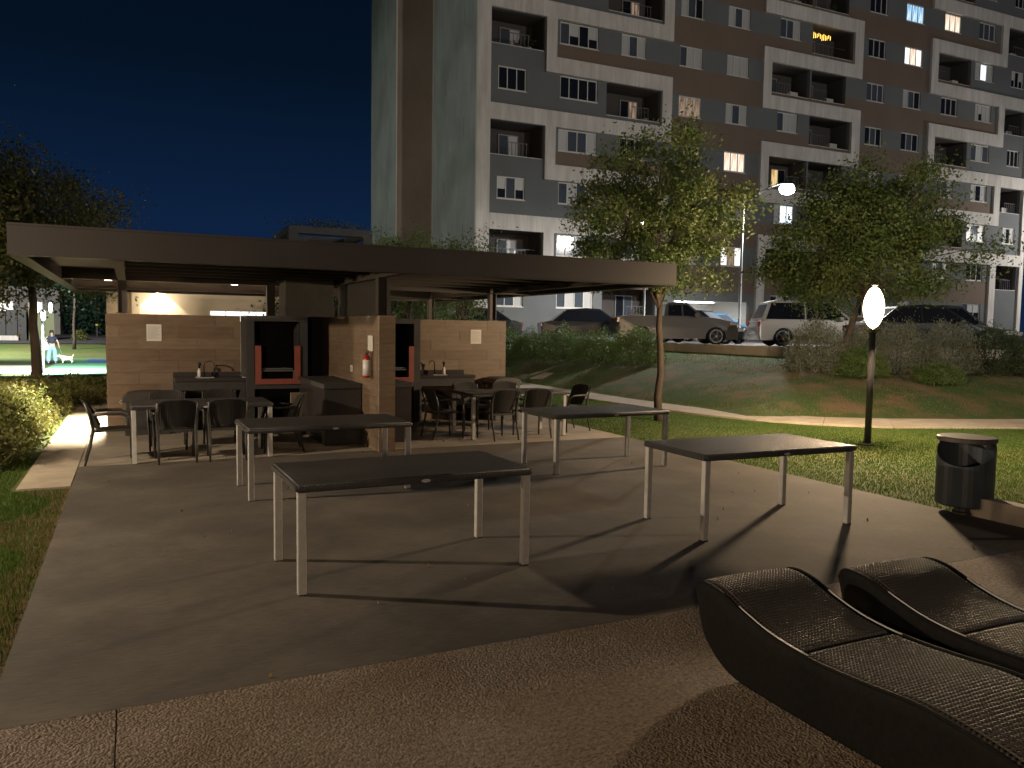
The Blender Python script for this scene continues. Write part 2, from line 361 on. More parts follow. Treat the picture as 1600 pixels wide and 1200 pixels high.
# garden path beyond the lawn (segment slabs)
lo = [(10.6, 40), (10.6, 24), (10.65, 20), (10.8, 16.7), (11.1, 13.6), (11.75, 11.75), (13.0, 10.55), (15.9, 9.45), (22, 7.7), (40, 2.5)]
hi = [(11.65, 40), (11.65, 24), (11.65, 20), (11.65, 16.7), (11.85, 14.2), (12.4, 12.75), (13.5, 11.6), (16.3, 10.5), (22.4, 8.75), (40.3, 3.55)]
def resamp(P, n):
    P = np.array(P, float); d = np.r_[0, np.cumsum(np.hypot(*np.diff(P, axis=0).T))]; t = np.linspace(0, d[-1], n); return np.stack([np.interp(t, d, P[:, 0]), np.interp(t, d, P[:, 1])], 1)
la, ha = resamp(lo, 45), resamp(hi, 45)
gp = struct(empty('garden_path')); 
for k in range(44):
    a, b, c, d = la[k], la[k+1], ha[k+1], ha[k]; cen = (a+b+c+d)/4
    mb = MB(); P4 = [p+(cen-p)*.008 for p in (a, b, c, d)]
    zz = [zf(*p)+.012 for p in P4]; zz[2] = zz[1]+.03; zz[3] = zz[0]+.03
    mb.v = [(P4[q][0], P4[q][1], zz[q]) for q in range(4)]+[(P4[q][0], P4[q][1], zz[q]-.12) for q in range(4)]
    mb.f = [(3, 2, 1, 0), (4, 5, 6, 7), (0, 1, 5, 4), (1, 2, 6, 5), (2, 3, 7, 6), (3, 0, 4, 7)]
    mb.build('paving_slab', M['path'], gp)

# car park and its kerb
sheet('parking_lot', [(17.55, 90), (17.55, 17.38), (45, 8.2), (120, -17), (160, 90)], 1.315, .4, M['asphalt'])
pk = struct(empty('parking_kerb'))
pts = [(17.4, 60-k*1.5) for k in range(29)]+[(17.4, 17.25)]+[(17.4+.948*1.5*k, 17.25-.318*1.5*k) for k in range(1, 20)]
for a, b in zip(pts[:-1], pts[1:]):
    a = Vector((*a, 0)); b = Vector((*b, 0)); d = (b-a).normalized(); n = Vector((-d.y, d.x, 0)); b2 = b-d*.012
    mb = MB(); q = [a-n*.08, b2-n*.08, b2+n*.08, a+n*.08]
    mb.v = [(p.x, p.y, .85) for p in q]+[(p.x, p.y, 1.40) for p in q]
    mb.f = [(3, 2, 1, 0), (4, 5, 6, 7), (0, 1, 5, 4), (1, 2, 6, 5), (2, 3, 7, 6), (3, 0, 4, 7)]
    mb.build('kerb_stone', M['kerb'], pk)
cu_ = resamp([(17.33, 40), (17.33, 24), (17.33, 17.18), (18.3, 16.85), (28, 13.6), (46, 7.6)], 120); hs_ = resamp(hi, 120); ns_ = 16
bl_ = np.linspace(0, 1, ns_)[None, :, None]; P2_ = hs_[:, None]*(1-bl_)+cu_[:, None]*bl_; z2_ = zt(P2_[..., 0], P2_[..., 1])+.012
z2_[:, 0] -= .05; V2_ = np.concatenate([P2_, z2_[..., None]], 2).reshape(-1, 3); ii = (np.arange(119)[:, None]*ns_+np.arange(ns_-1)[None]).ravel()
struct(mesh_np('slope', V2_, np.stack([ii, ii+ns_, ii+ns_+1, ii+1], 1), M['soil'], smooth=True))
# drain slab on the slope
dc = empty('drain_cover', (12.5, 23.3, zf(12.5, 23.3)), .5); tag(dc, 'square pale concrete cover lying on the grass slope below the hedge', 'cover')
dc.rotation_euler = (0, -.22, .3); B(-.38, -.3, -.05, .38, .3, .03, bev=.02).build('slab', M['kerb'], dc); B(-.26, -.2, .03, .26, .2, .038).build('lid', M['kerb'], dc)

# far ground on the left: court, road
def drape(name, x0, x1, y0, y1, m, dz=.012, n=12):
    xx = np.linspace(x0, x1, n); yv = np.linspace(y0, y1, n); XX, YY = np.meshgrid(xx, yv)
    v = np.stack([XX.ravel(), YY.ravel(), (zt(XX, YY)+dz).ravel()], 1); i = (np.arange(n-1)[:, None]*n+np.arange(n-1)[None]).ravel()
    return struct(mesh_np(name, v, np.stack([i, i+1, i+n+1, i+n], 1), m, smooth=True))
drape('court', -3.6, 4, 36.5, 54, M['court'])
drape('court_marking', -2.3, 2.5, 48.3, 52.5, M['blue'], .03)
drape('walkway', -9, -3.9, 38.5, 45.5, M['path'], .014)
drape('road', -60, 8, 67, 92, M['asphalt'], .02)

# ================================================================ PAVILION
pav = empty('pavilion', (3.25, 15, 0)); tag(pav, 'open barbecue pavilion with a wide flat bronze steel roof on dark posts', 'pavilion')
def P(b, name, m, parent=pav, smooth=False):   # builds in world coordinates under the pavilion
    o = b.build(name, m, parent, smooth)
    if parent is pav: o.location = (-3.25, -15, 0)
    return o
X0, X1, Y0, Y1, Zb, Zt = -1.18, 7.64, 9.95, 20.05, 2.50, 2.83
def channel(horizontal, c, a, b, s):
    m = MB()
    if horizontal:   # runs along x at y=c, flanges towards s
        m.box(a, c, Zb+.012, b, c+s*.012, Zt-.012); m.box(a, c-s*.012, Zb, b, c+s*.16, Zb+.012); m.box(a, c-s*.012, Zt-.012, b, c+s*.16, Zt)
        m.box(a, c-s*.012, Zt, b, c+s*.03, Zt+.012)
    else:
        m.box(c, a, Zb+.012, c+s*.012, b, Zt-.012); m.box(c-s*.012, a, Zb, c+s*.16, b, Zb+.012); m.box(c-s*.012, a, Zt-.012, c+s*.16, b, Zt)
    return m
roof = P(B(X0+.18, Y0+.18, 2.70, X1-.18, Y1-.18, 2.74), 'roof', M['soffit'])
P(channel(True, Y0, X0, X1, 1), 'fascia', M['fascia'], roof); P(channel(True, Y1, X0, X1, -1), 'fascia', M['fascia'], roof)
P(channel(False, X0, Y0+.17, Y1-.17, 1), 'fascia', M['fascia'], roof); P(channel(False, X1, Y0+.17, Y1-.17, -1), 'fascia', M['fascia'], roof)
P(B(X0+.1, Y0+.1, 2.80, X1-.1, Y1-.1, 2.818), 'roof_deck', M['soffit'], roof)
def ibeam(horizontal, c, a, b, z0=2.50, h=.19, wd=.12):
    m = MB(); q = wd/2
    if horizontal: m.box(a, c-q, z0, b, c+q, z0+.012).box(a, c-.005, z0+.012, b, c+.005, z0+h-.012).box(a, c-q, z0+h-.012, b, c+q, z0+h)
    else: m.box(c-q, a, z0, c+q, b, z0+.012).box(c-.005, a, z0+.012, c+.005, b, z0+h-.012).box(c-q, a, z0+h-.012, c+q, b, z0+h)
    return m
for yb in (14.66, 18.3): P(ibeam(True, yb, X0+.18, X1-.18), 'beam', M['soffit'])
for xb in (-.13, 3.27, 6.63): P(ibeam(False, xb, Y0+.18, 14.59), 'beam', M['soffit']); P(ibeam(False, xb, 14.73, 18.23), 'beam', M['soffit'])
for k in range(5): P(ibeam(True, 10.7+k*.78, -.06, 3.2, 2.56, .13, .06), 'purlin', M['soffit']); P(ibeam(True, 10.7+k*.78, 3.34, 6.56, 2.56, .13, .06), 'purlin', M['soffit'])
for px, py, z0 in ((-.13, 14.66, 1.955), (2.26, 14.66, 1.955), (6.63, 14.66, 1.955), (3.27, 11.12, 1.955), (-.13, 18.3, 0), (6.63, 18.3, 0), (3.27, 18.3, 0)):
    m = MB().box(px-.07, py-.07, z0+.012, px-.055, py+.07, 2.498).box(px+.055, py-.07, z0+.012, px+.07, py+.07, 2.498).box(px-.055, py-.01, z0+.012, px+.055, py+.01, 2.498).box(px-.1, py-.1, z0, px+.1, py+.1, z0+.012)
    P(m, 'post', M['post'])
for x, y in ((-.35, 15.28), (1.72, 15.27)):
    d = P(B(x-.05, y-.05, 2.53, x+.05, y+.05, 2.698), 'downlight', M['post']); lamp_light(d, 'SPOT', (x, y, 2.51), 4200, (1, .84, .62), .04, (0, 0, -1), 98, .6); P(B(x-.055, y-.055, 2.524, x+.055, y+.055, 2.529), 'lens', M['down'], d)

# tiled walls
_t = {}
def tile(parent, L, H, p, rz):
    k = (round(L, 3), round(H, 3))
    if k not in _t:
        o = B(0, -.011, 0, k[0], 0, k[1], bev=0).build('tile', M['tile'], parent); _t[k] = o; first = True
    else: o = _t[k].copy(); C.objects.link(o); o.parent = parent
    o.location = (p[0], p[1]+rnd.uniform(-.0012, .0012), p[2]) if rz == 0 else (p[0]+rnd.uniform(-.0012, .0012), p[1], p[2]); o.rotation_euler = (0, 0, rz)
    o.material_slots[0].link = 'OBJECT'; o.material_slots[0].material = M[rnd.choice(['tile', 'tile', 'tile2', 'tile3'])]
def tiles(parent, org, L, H, rz, n=10, tl=.9, skip=None):
    """tile courses on a wall face; org is the lower-left corner seen from the front"""
    h = H/n; g = .004; cx_, sn = math.cos(rz), math.sin(rz)
    for r in range(n):
        x = -((r*.30+.12) % tl)
        while x < L-.01:
            a, b = max(0, x), min(L, x+tl)
            if b-a > .03: tile(parent, round(b-a-g, 3), h-g, (org[0]+cx_*(a+g/2), org[1]+sn*(a+g/2), org[2]+r*h+g/2), rz)
            x += tl
lw = empty('tiled_wall', (0, 0, 0)); tag(lw, 'left wood-look tiled wall behind the sink, with a notice near its top', 'wall')
B(-.37, 14.511, 0, 1.72, 14.79, 1.95).build('core', M['grout'], lw); tiles(lw, (-.37, 14.51, 0), 2.09, 1.945, 0)
for k in range(10): tile(lw, .27, .19, (-.372, 14.79, k*.1945+.002), -math.pi/2)
rw = empty('tiled_wall', (0, 0, 0)); tag(rw, 'right wood-look tiled wall nearest the grass slope, notice near its right end', 'wall')
B(4.78, 14.511, 0, 6.88, 14.79, 1.95).build('core', M['grout'], rw); tiles(rw, (4.78, 14.51, 0), 2.10, 1.945, 0)
pw = empty('tiled_wall', (0, 0, 0)); tag(pw, 'tiled partition wall jutting forward in the middle, with the fire extinguisher on it', 'wall')
B(3.165, 10.845, 0, 3.385, 14.45, 1.95).build('core', M['grout'], pw); tiles(pw, (3.165, 14.45, 0), 3.605, 1.945, -math.pi/2)
for k in range(10): tile(pw, .236, .19, (3.157, 10.845, k*.1945+.002), 0)
B(3.151, 10.835, 0, 3.157, 10.841, 1.95).build('corner_strip', M['steel'], pw)
cw = empty('block_wall', (0, 0, 0)); tag(cw, 'charcoal wall panel closing the recess beside the left grill', 'wall')
B(2.725, 14.46, 0, 3.16, 14.7, 1.95).build('panel', M['soot'], cw)
cw2 = empty('block_wall', (0, 0, 0)); tag(cw2, 'charcoal wall panel closing the recess right of the partition', 'wall')
B(3.39, 14.46, 0, 3.755, 14.7, 1.95).build('panel', M['soot'], cw2)

def grill(x0, lab, flip):
    g = empty('charcoal_grill', (x0, 13.7, 0)); tag(g, lab, 'grill', 'built-in charcoal grills')
    W = 1.0; D = .80
    fr = MB().box(0, 0, 0, .12, D, 1.95).box(W-.12, 0, 0, W, D, 1.95).box(.12, 0, 1.86, W-.12, D, 1.95).box(.12, .0, .72, W-.12, D, .80).build('housing', M['dark_conc'], g)
    B(.12, D-.05, .80, W-.12, D-.002, 1.86).build('firebrick_back', M['soot'], g); B(.12, D-.05, .0, W-.12, D-.002, .72).build('back_panel', M['soot'], g)
    B(.121, .02, .801, .14, D-.06, 1.859).build('firebrick_side', M['soot'], g); B(W-.14, .02, .801, W-.121, D-.06, 1.859).build('firebrick_side', M['soot'], g)
    u = MB().box(.13, -.035, .80, .225, .0, 1.45).box(W-.225, -.035, .80, W-.13, .0, 1.45).box(.225, -.035, .80, W-.225, .0, .89).build('grate_frame', M['red'], g)
    MB().box(.23, .0, .89, .245, .015, 1.03).box(W-.245, .0, .89, W-.23, .015, 1.03).box(.245, 0, 1.015, W-.245, .015, 1.035).build('guide', M['rail'], u)
    gr = MB()
    for k in range(18): gr.tube([(.26+k*.0275, .03, 1.06), (.26+k*.0275, .6, 1.06)], .004, 5)
    gr.box(.25, .02, 1.045, W-.25, .03, 1.07).build('grate', M['rail'], g)
    B(.25, .02, .81, W-.25, .6, .84).build('ash_tray', M['rail'], g)
    xa = W-.28 if not flip else .13
    tl_ = B(xa, .03, 0, xa+.15, .10, .64).build('pier', M['grout'], g)
    for k in range(3): B(xa+.002, .018, k*.213+.003, xa+.148, .03, k*.213+.21).build('tile', M['tile'], g)
    return g
grill(1.725, 'left charcoal grill with red U-shaped frame beside the left sink', False)
grill(3.765, 'right charcoal grill, half hidden by the tiled partition', True)
for x0, x1, lab in ((2.36, 3.20, 'left dark chimney hood rising from the grill to the roof'), (3.42, 4.22, 'right chimney hood behind the centre post')):
    ch = empty('chimney_hood', ((x0+x1)/2, 14.1, 1.95)); tag(ch, lab, 'chimney'); w2 = (x1-x0)/2
    MB().box(-w2, -.36, .003, w2, .33, .20).build('hood_base', M['dark_conc'], ch); MB().box(-w2+.01, -.35, .20, w2-.01, .32, .748).build('hood', M['dark_conc'], ch)
# side counters against the partition
for x0, x1, lab in ((2.56, 3.145, 'dark concrete prep counter on the left side of the partition'), (3.40, 3.95, 'dark concrete prep counter on the right side of the partition')):
    ct = empty('prep_counter', (x0, 11.7, 0)); tag(ct, lab, 'counter')
    w2 = x1-x0; B(0, 0, .86, w2, 1.98, .93, bev=.01).build('worktop', M['dark_conc'], ct); B(.02, .03, 0, w2-.01, 1.97, .858).build('base', M['granite'], ct)

def sink_counter(x0, x1, lab, tapx, flip):
    s = empty('sink_counter', (x0, 13.88, 0)); tag(s, lab, 'counter', 'sink counters'); L = x1-x0
    B(0, 0, .85, L, .60, .90, bev=.008).build('worktop', M['granite'], s); B(0, .585, .90, L, .605, .97).build('upstand', M['granite'], s)
    B(0, .03, 0, .09, .60, .848).build('side_panel', M['dark_conc'], s); B(L-.07, .03, 0, L-.003, .60, .848).build('side_panel', M['dark_conc'], s)
    B(.09, .03, .70, L-.07, .06, .848).build('apron', M['dark_conc'], s); B(.09, .05, .36, L-.07, .58, .40).build('shelf', M['dark_conc'], s)
    tx = tapx-x0
    bs = MB().box(tx-.14, .12, .900, tx+.14, .40, .908); bs.build('basin_rim', M['steel'], s)
    B(tx-.11, .15, .905, tx+.11, .37, .9095).build('basin', M['black'], s)
    t = MB().tube([(tx, .45, .90), (tx, .45, 1.09), (tx-.02*(1 if flip else -1), .43, 1.15), (tx-.09*(1 if flip else -1), .38, 1.17), (tx-.15*(1 if flip else -1), .34, 1.14), (tx-.16*(1 if flip else -1), .33, 1.09)], .011, 8)
    t.build('tap', M['post'], s, True)
    return s
sink_counter(.62, 1.72, 'left black granite sink counter with gooseneck tap, beside the left grill', 1.10, False)
sink_counter(4.785, 5.95, 'right black granite sink counter with gooseneck tap, beside the right grill', 5.28, True)
for x, lab in ((1.02, 'pale soap dispenser standing beside the left sink tap'), (5.42, 'pale soap dispenser with black top beside the right sink tap')):
    s = empty('soap_dispenser', (x, 14.2, .90)); tag(s, lab, 'soap dispenser'); MB().lathe([(.03, 0), (.034, .01), (.032, .10), (.018, .15)], n=12).build('bottle', M['paper'], s, True)
    MB().lathe([(.014, .15), (.014, .19), (.026, .20), (.028, .235), (.012, .25)], n=10).build('pump', M['black'], s, True)
def storage(x, y, wd, h, lab, m):
    s = empty('storage_box', (x, y, 0)); tag(s, lab, 'storage box')
    B(-wd/2+.03, -.26, 0, wd/2-.03, .26, h-.14, bev=.03).build('body', m, s)
    l = MB(); prof = [(-wd/2, h-.15), (-wd/2, h-.10), (-wd/2+.06, h-.03), (-wd/4, h-.003), (0, h), (wd/4, h-.003), (wd/2-.06, h-.03), (wd/2, h-.10), (wd/2, h-.15)]
    l.prism(prof, -.29, .29).build('lid', M['plastic'], s)
    for q in (-.17, .17):
        B(q-.02, -.275, h-.25, q+.02, -.262, h-.155).build('latch', M['black'], s)
    MB().tube([(-wd/2-.01, 0, h-.2), (-wd/2-.05, 0, h-.17), (-wd/2-.01, 0, h-.14)], .01, 6).build('handle', M['steel'], s)
storage(.22, 14.1, .74, .69, 'black lidded storage box under the left tiled wall, left of the sink', M['plastic'])
storage(6.62, 14.1, .62, .84, 'grey lidded storage box with black latches at the right tiled wall', M['rail'])

def notice(x, z0, z1, w_, lab):
    n = empty('notice', (x, 14.492, (z0+z1)/2)); tag(n, lab, 'notice'); h = (z1-z0)/2
    B(-w_/2, -.004, -h, w_/2, 0, h).build('sheet', M['paper'], n)
    b = MB(); z = h-.03; k = 0
    while z > -h+.03:
        L = (w_/2-.02)*(1 if k % 4 else .6); c = -w_/2+.02
        while c < L-.03:
            e = min(L, c+rnd.uniform(.02, .06)); b.quad((c, -.0052, z-.005), (e, -.0052, z-.005), (e, -.0052, z), (c, -.0052, z)); c = e+.008
        z -= .014; k += 1
    b.build('print', M['print'], n)
notice(.34, 1.50, 1.78, .23, 'white printed notice taped to the left tiled wall')
notice(6.21, 1.49, 1.77, .23, 'white printed notice on the right tiled wall')
sg = empty('safety_sign', (3.142, 11.24, 1.55)); tag(sg, 'pale upright sign plate above the fire extinguisher on the partition', 'sign')
B(-.004, -.13, -.115, .004, .13, .115).build('plate', M['paper'], sg)
so = empty('wall_socket', (3.148, 12.34, 1.13)); tag(so, 'small white socket plate low on the partition wall', 'socket'); B(-.012, -.06, -.05, .0, .06, .05, bev=.004).build('plate', M['white'], so)
B(-.014, -.02, -.03, -.012, .02, .03).build('outlet', M['print'], so)
fe = empty('fire_extinguisher', (3.075, 11.2, 1.05)); tag(fe, 'red fire extinguisher with white label hanging on the partition wall', 'fire extinguisher')
MB().lathe([(.050, 0), (.055, .015), (.055, .26), (.045, .31), (.022, .335)], n=16).build('cylinder', M['ext'], fe, True)
MB().lathe([(.0565, .035), (.0565, .262)], n=16).build('label', M['extlabel'], fe, True)
MB().lathe([(.018, .335), (.018, .36)], n=8).box(-.012, -.10, .365, .012, .03, .375).box(-.012, -.09, .39, .012, .03, .40).build('handle', M['black'], fe)
MB().tube([(0, .02, .36), (0, .07, .34), (0, .075, .2), (0, .07, .06)], .009, 6).build('hose', M['black'], fe, True)

# ================================================================ TABLES
def badge_mesh():
    m = MB(); n = 16; m.v = [(math.cos(2*math.pi*k/n)*.034, -.003, math.sin(2*math.pi*k/n)*.012) for k in range(n)]; m.f = [tuple(range(n))]
    m.v += [(v[0], 0, v[2]) for v in m.v]; m.f += [(k, n+k, n+(k+1) % n, (k+1) % n) for k in range(n)]; return m
def make_table(L=1.72, D=.90):
    t = empty('patio_table')
    b = bmesh.new(); bmesh.ops.create_cube(b, size=1); 
    for v in b.verts: v.co = Vector((v.co.x*(L+.03), v.co.y*(D+.03), v.co.z*.055))
    bmesh.ops.bevel(b, geom=[e for e in b.edges], offset=.012, segments=3, affect='EDGES')
    me = bpy.data.meshes.new('table_top'); b.to_mesh(me); b.free(); me.materials.append(M['rattan_top']); me.shade_smooth()
    o = bpy.data.objects.new('table_top', me); C.objects.link(o); o.parent = t; o.location = (0, 0, .7175)
    # woven strands standing on the top and along the edge
    s = MB(); n = 95
    for k in range(n):
        x = -L/2+(k+.5)*L/n; s.box(x-.0055, -D/2-.004, .7450, x+.0055, D/2+.004, .7466)
        s.box(x-.0055, -D/2-.0195, .698, x+.0055, -D/2-.0135, .738); s.box(x-.0055, D/2+.0135, .698, x+.0055, D/2+.0195, .738)
    n2 = 46
    for k in range(n2):
        y = -D/2+(k+.5)*D/n2; s.box(-L/2-.0195, y-.0055, .698, -L/2-.0135, y+.0055, .738); s.box(L/2+.0135, y-.0055, .698, L/2+.0195, y+.0055, .738)
        if k % 2 == 0: s.box(-L/2, y-.004, .7466, L/2, y+.004, .7474)
    w_ = s.build('weave', M['rattan_top'], t); w_['kind'] = 'stuff'
    for sx_ in (-1, 1):
        for sy_ in (-1, 1):
            x, y = sx_*(L/2-.025), sy_*(D/2-.025); B(x-.028, y-.028, .006, x+.028, y+.028, .688, bev=.005).build('leg', M['steel'], t)
            B(x-.027, y-.027, 0, x+.027, y+.027, .006).build('foot', M['black'], t)
    bd = badge_mesh().build('badge', M['steel'], t); bd.location = (.02, -D/2-.0205, .712)
    return t
T0 = make_table()
spots = [((1.82, 5.64), 'nearest long woven table at front left of the patio', 0, 1), ((5.24, 5.64), 'woven table at the right of the patio, closest to the lamp post', 0, 1),
         ((1.90, 8.69), 'woven table just in front of the tiled partition', 0, 1), ((5.53, 8.85), 'woven table behind the right front one, before the occupied pavilion table', 0, 1),
         ((.84, 11.42), 'woven table under the roof on the left, ringed by chairs', 1, 1), ((5.76, 11.98), 'woven table under the roof on the right, ringed by chairs', 1, 1)]
for i, (xy, lab, und, _) in enumerate(spots):
    t = T0 if i == 0 else copy_tree(T0); t.location = (xy[0], xy[1], 0); t.rotation_euler = (0, 0, R([.9, -1.5, .8, 1.2, .5, 0][i]))
    tag(t, lab, 'table', 'woven tables with metal legs')

# ================================================================ CHAIRS
def make_chair():
    c = empty('armchair')     # faces +y
    # seat
    g = MB(); n = 7; m_ = 7; v = []
    for j in range(m_):
        for i in range(n):
            u, w_ = i/(n-1), j/(m_-1); x = (u-.5)*(.46-.05*(1-w_)); y = -.22+.46*w_; z = .435+.012*w_-.018*math.sin(math.pi*u)*math.sin(math.pi*w_)+(-.025*max(0, w_-.8)/.2)
            v.append((x, y, z))
    g.v = v+[(a, b, z-.022) for a, b, z in v]; N = n*m_
    g.f = [(j*n+i, j*n+i+1, (j+1)*n+i+1, (j+1)*n+i) for j in range(m_-1) for i in range(n-1)]+[(N+j*n+i, N+(j+1)*n+i, N+(j+1)*n+i+1, N+j*n+i+1) for j in range(m_-1) for i in range(n-1)]
    g.f += [(i, N+i, N+i+1, i+1) for i in range(n-1)]+[((m_-1)*n+i, (m_-1)*n+i+1, N+(m_-1)*n+i+1, N+(m_-1)*n+i) for i in range(n-1)]+[(j*n, (j+1)*n, N+(j+1)*n, N+j*n) for j in range(m_-1)]+[(j*n+n-1, N+j*n+n-1, N+(j+1)*n+n-1, (j+1)*n+n-1) for j in range(m_-1)]
    g.build('seat', M['plastic'], c, True)
    # backrest: curved shell, ribbed by vertical slats
    bk = MB()
    ns = 17
    for i in range(ns):
        u = (i+.5)/ns-.5; col = []
        for j in range(6):
            q = j/5; wd = .40+.10*q-.05*q*q; x = u*wd; y = -.225-.12*q-.02*q*q+.16*u*u*2; z = .47+.345*q-(.05*(abs(u)*2)**4*q)
            hw = wd/ns*.40; col.append((x-hw, y, z)); col.append((x+hw, y, z))
        i0 = len(bk.v); bk.v += col+[(a, b-.014, z) for a, b, z in col]
        for j in range(5):
            a = i0+2*j; bk.f += [(a, a+1, a+3, a+2), (a+12, a+14, a+15, a+13), (a, a+2, a+14, a+12), (a+1, a+13, a+15, a+3)]
        bk.f += [(i0+10, i0+11, i0+23, i0+22), (i0, i0+12, i0+13, i0+1)]
    # solid web behind the ribs
    i0 = len(bk.v); nn = 9
    for j in range(6):
        for i in range(nn):
            u = i/(nn-1)-.5; q = j/5; wd = .41+.10*q-.05*q*q; bk.v.append((u*wd, -.232-.12*q-.02*q*q+.16*u*u*2, .455+.365*q-(.05*(abs(u)*2)**4*q)))
    for j in range(5):
        for i in range(nn-1): bk.f.append((i0+j*nn+i, i0+j*nn+i+1, i0+(j+1)*nn+i+1, i0+(j+1)*nn+i))
    bk.build('backrest', M['plastic'], c)
    for s in (-1, 1):
        MB().tube([(s*.235, .20, 0), (s*.238, .20, .25), (s*.25, .20, .44), (s*.262, .17, .60), (s*.268, .08, .645), (s*.27, -.10, .65), (s*.26, -.24, .64)], [.014, .017, .02, .02, .02, .019, .017], 8).build('arm', M['plastic'], c, True)
        MB().tube([(s*.225, -.34, 0), (s*.225, -.28, .22), (s*.228, -.24, .44), (s*.24, -.27, .62), (s*.235, -.335, .79)], [.013, .017, .021, .018, .014], 8).build('leg', M['plastic'], c, True)
    MB().box(-.235, .185, .40, .235, .205, .43).box(-.225, -.25, .40, .225, -.23, .43).build('rail', M['plastic'], c)
    return c
ch0 = make_chair()
chs = [(-.22, 11.28, -88, 'dark armchair at the left end of the left pavilion table, beside the lit path'),
       (.50, 11.16, 2, 'dark armchair with its back to the camera, left one at the left table'), (1.14, 11.15, -3, 'dark armchair with its back to the camera, right one at the left table'),
       (1.86, 11.5, 86, 'dark armchair at the right end of the left pavilion table'),
       (.45, 12.2, 178, 'dark armchair on the far side of the left pavilion table, nearer the storage box'), (1.2, 12.22, 184, 'dark armchair on the far side of the left pavilion table, nearer the grill'),
       (5.36, 11.62, 6, 'dark armchair with its back to the camera, left one at the right table'), (6.02, 11.66, -4, 'dark armchair with its back to the camera, right one at the right table'),
       (6.98, 12.1, 98, 'dark armchair at the grass end of the right pavilion table'), (4.62, 12.0, -84, 'dark armchair in shade at the left end of the right pavilion table'),
       (5.45, 12.85, 182, 'dark armchair on the far side of the right table, nearer the sink'), (6.2, 12.85, 176, 'dark armchair on the far side of the right table, nearer the storage box')]
for i, (x, y, a, lab) in enumerate(chs):
    c = ch0 if i == 0 else copy_tree(ch0); c.location = (x, y, 0); c.rotation_euler = (0, 0, R(a)); tag(c, lab, 'chair', 'dark armchairs round the pavilion tables')

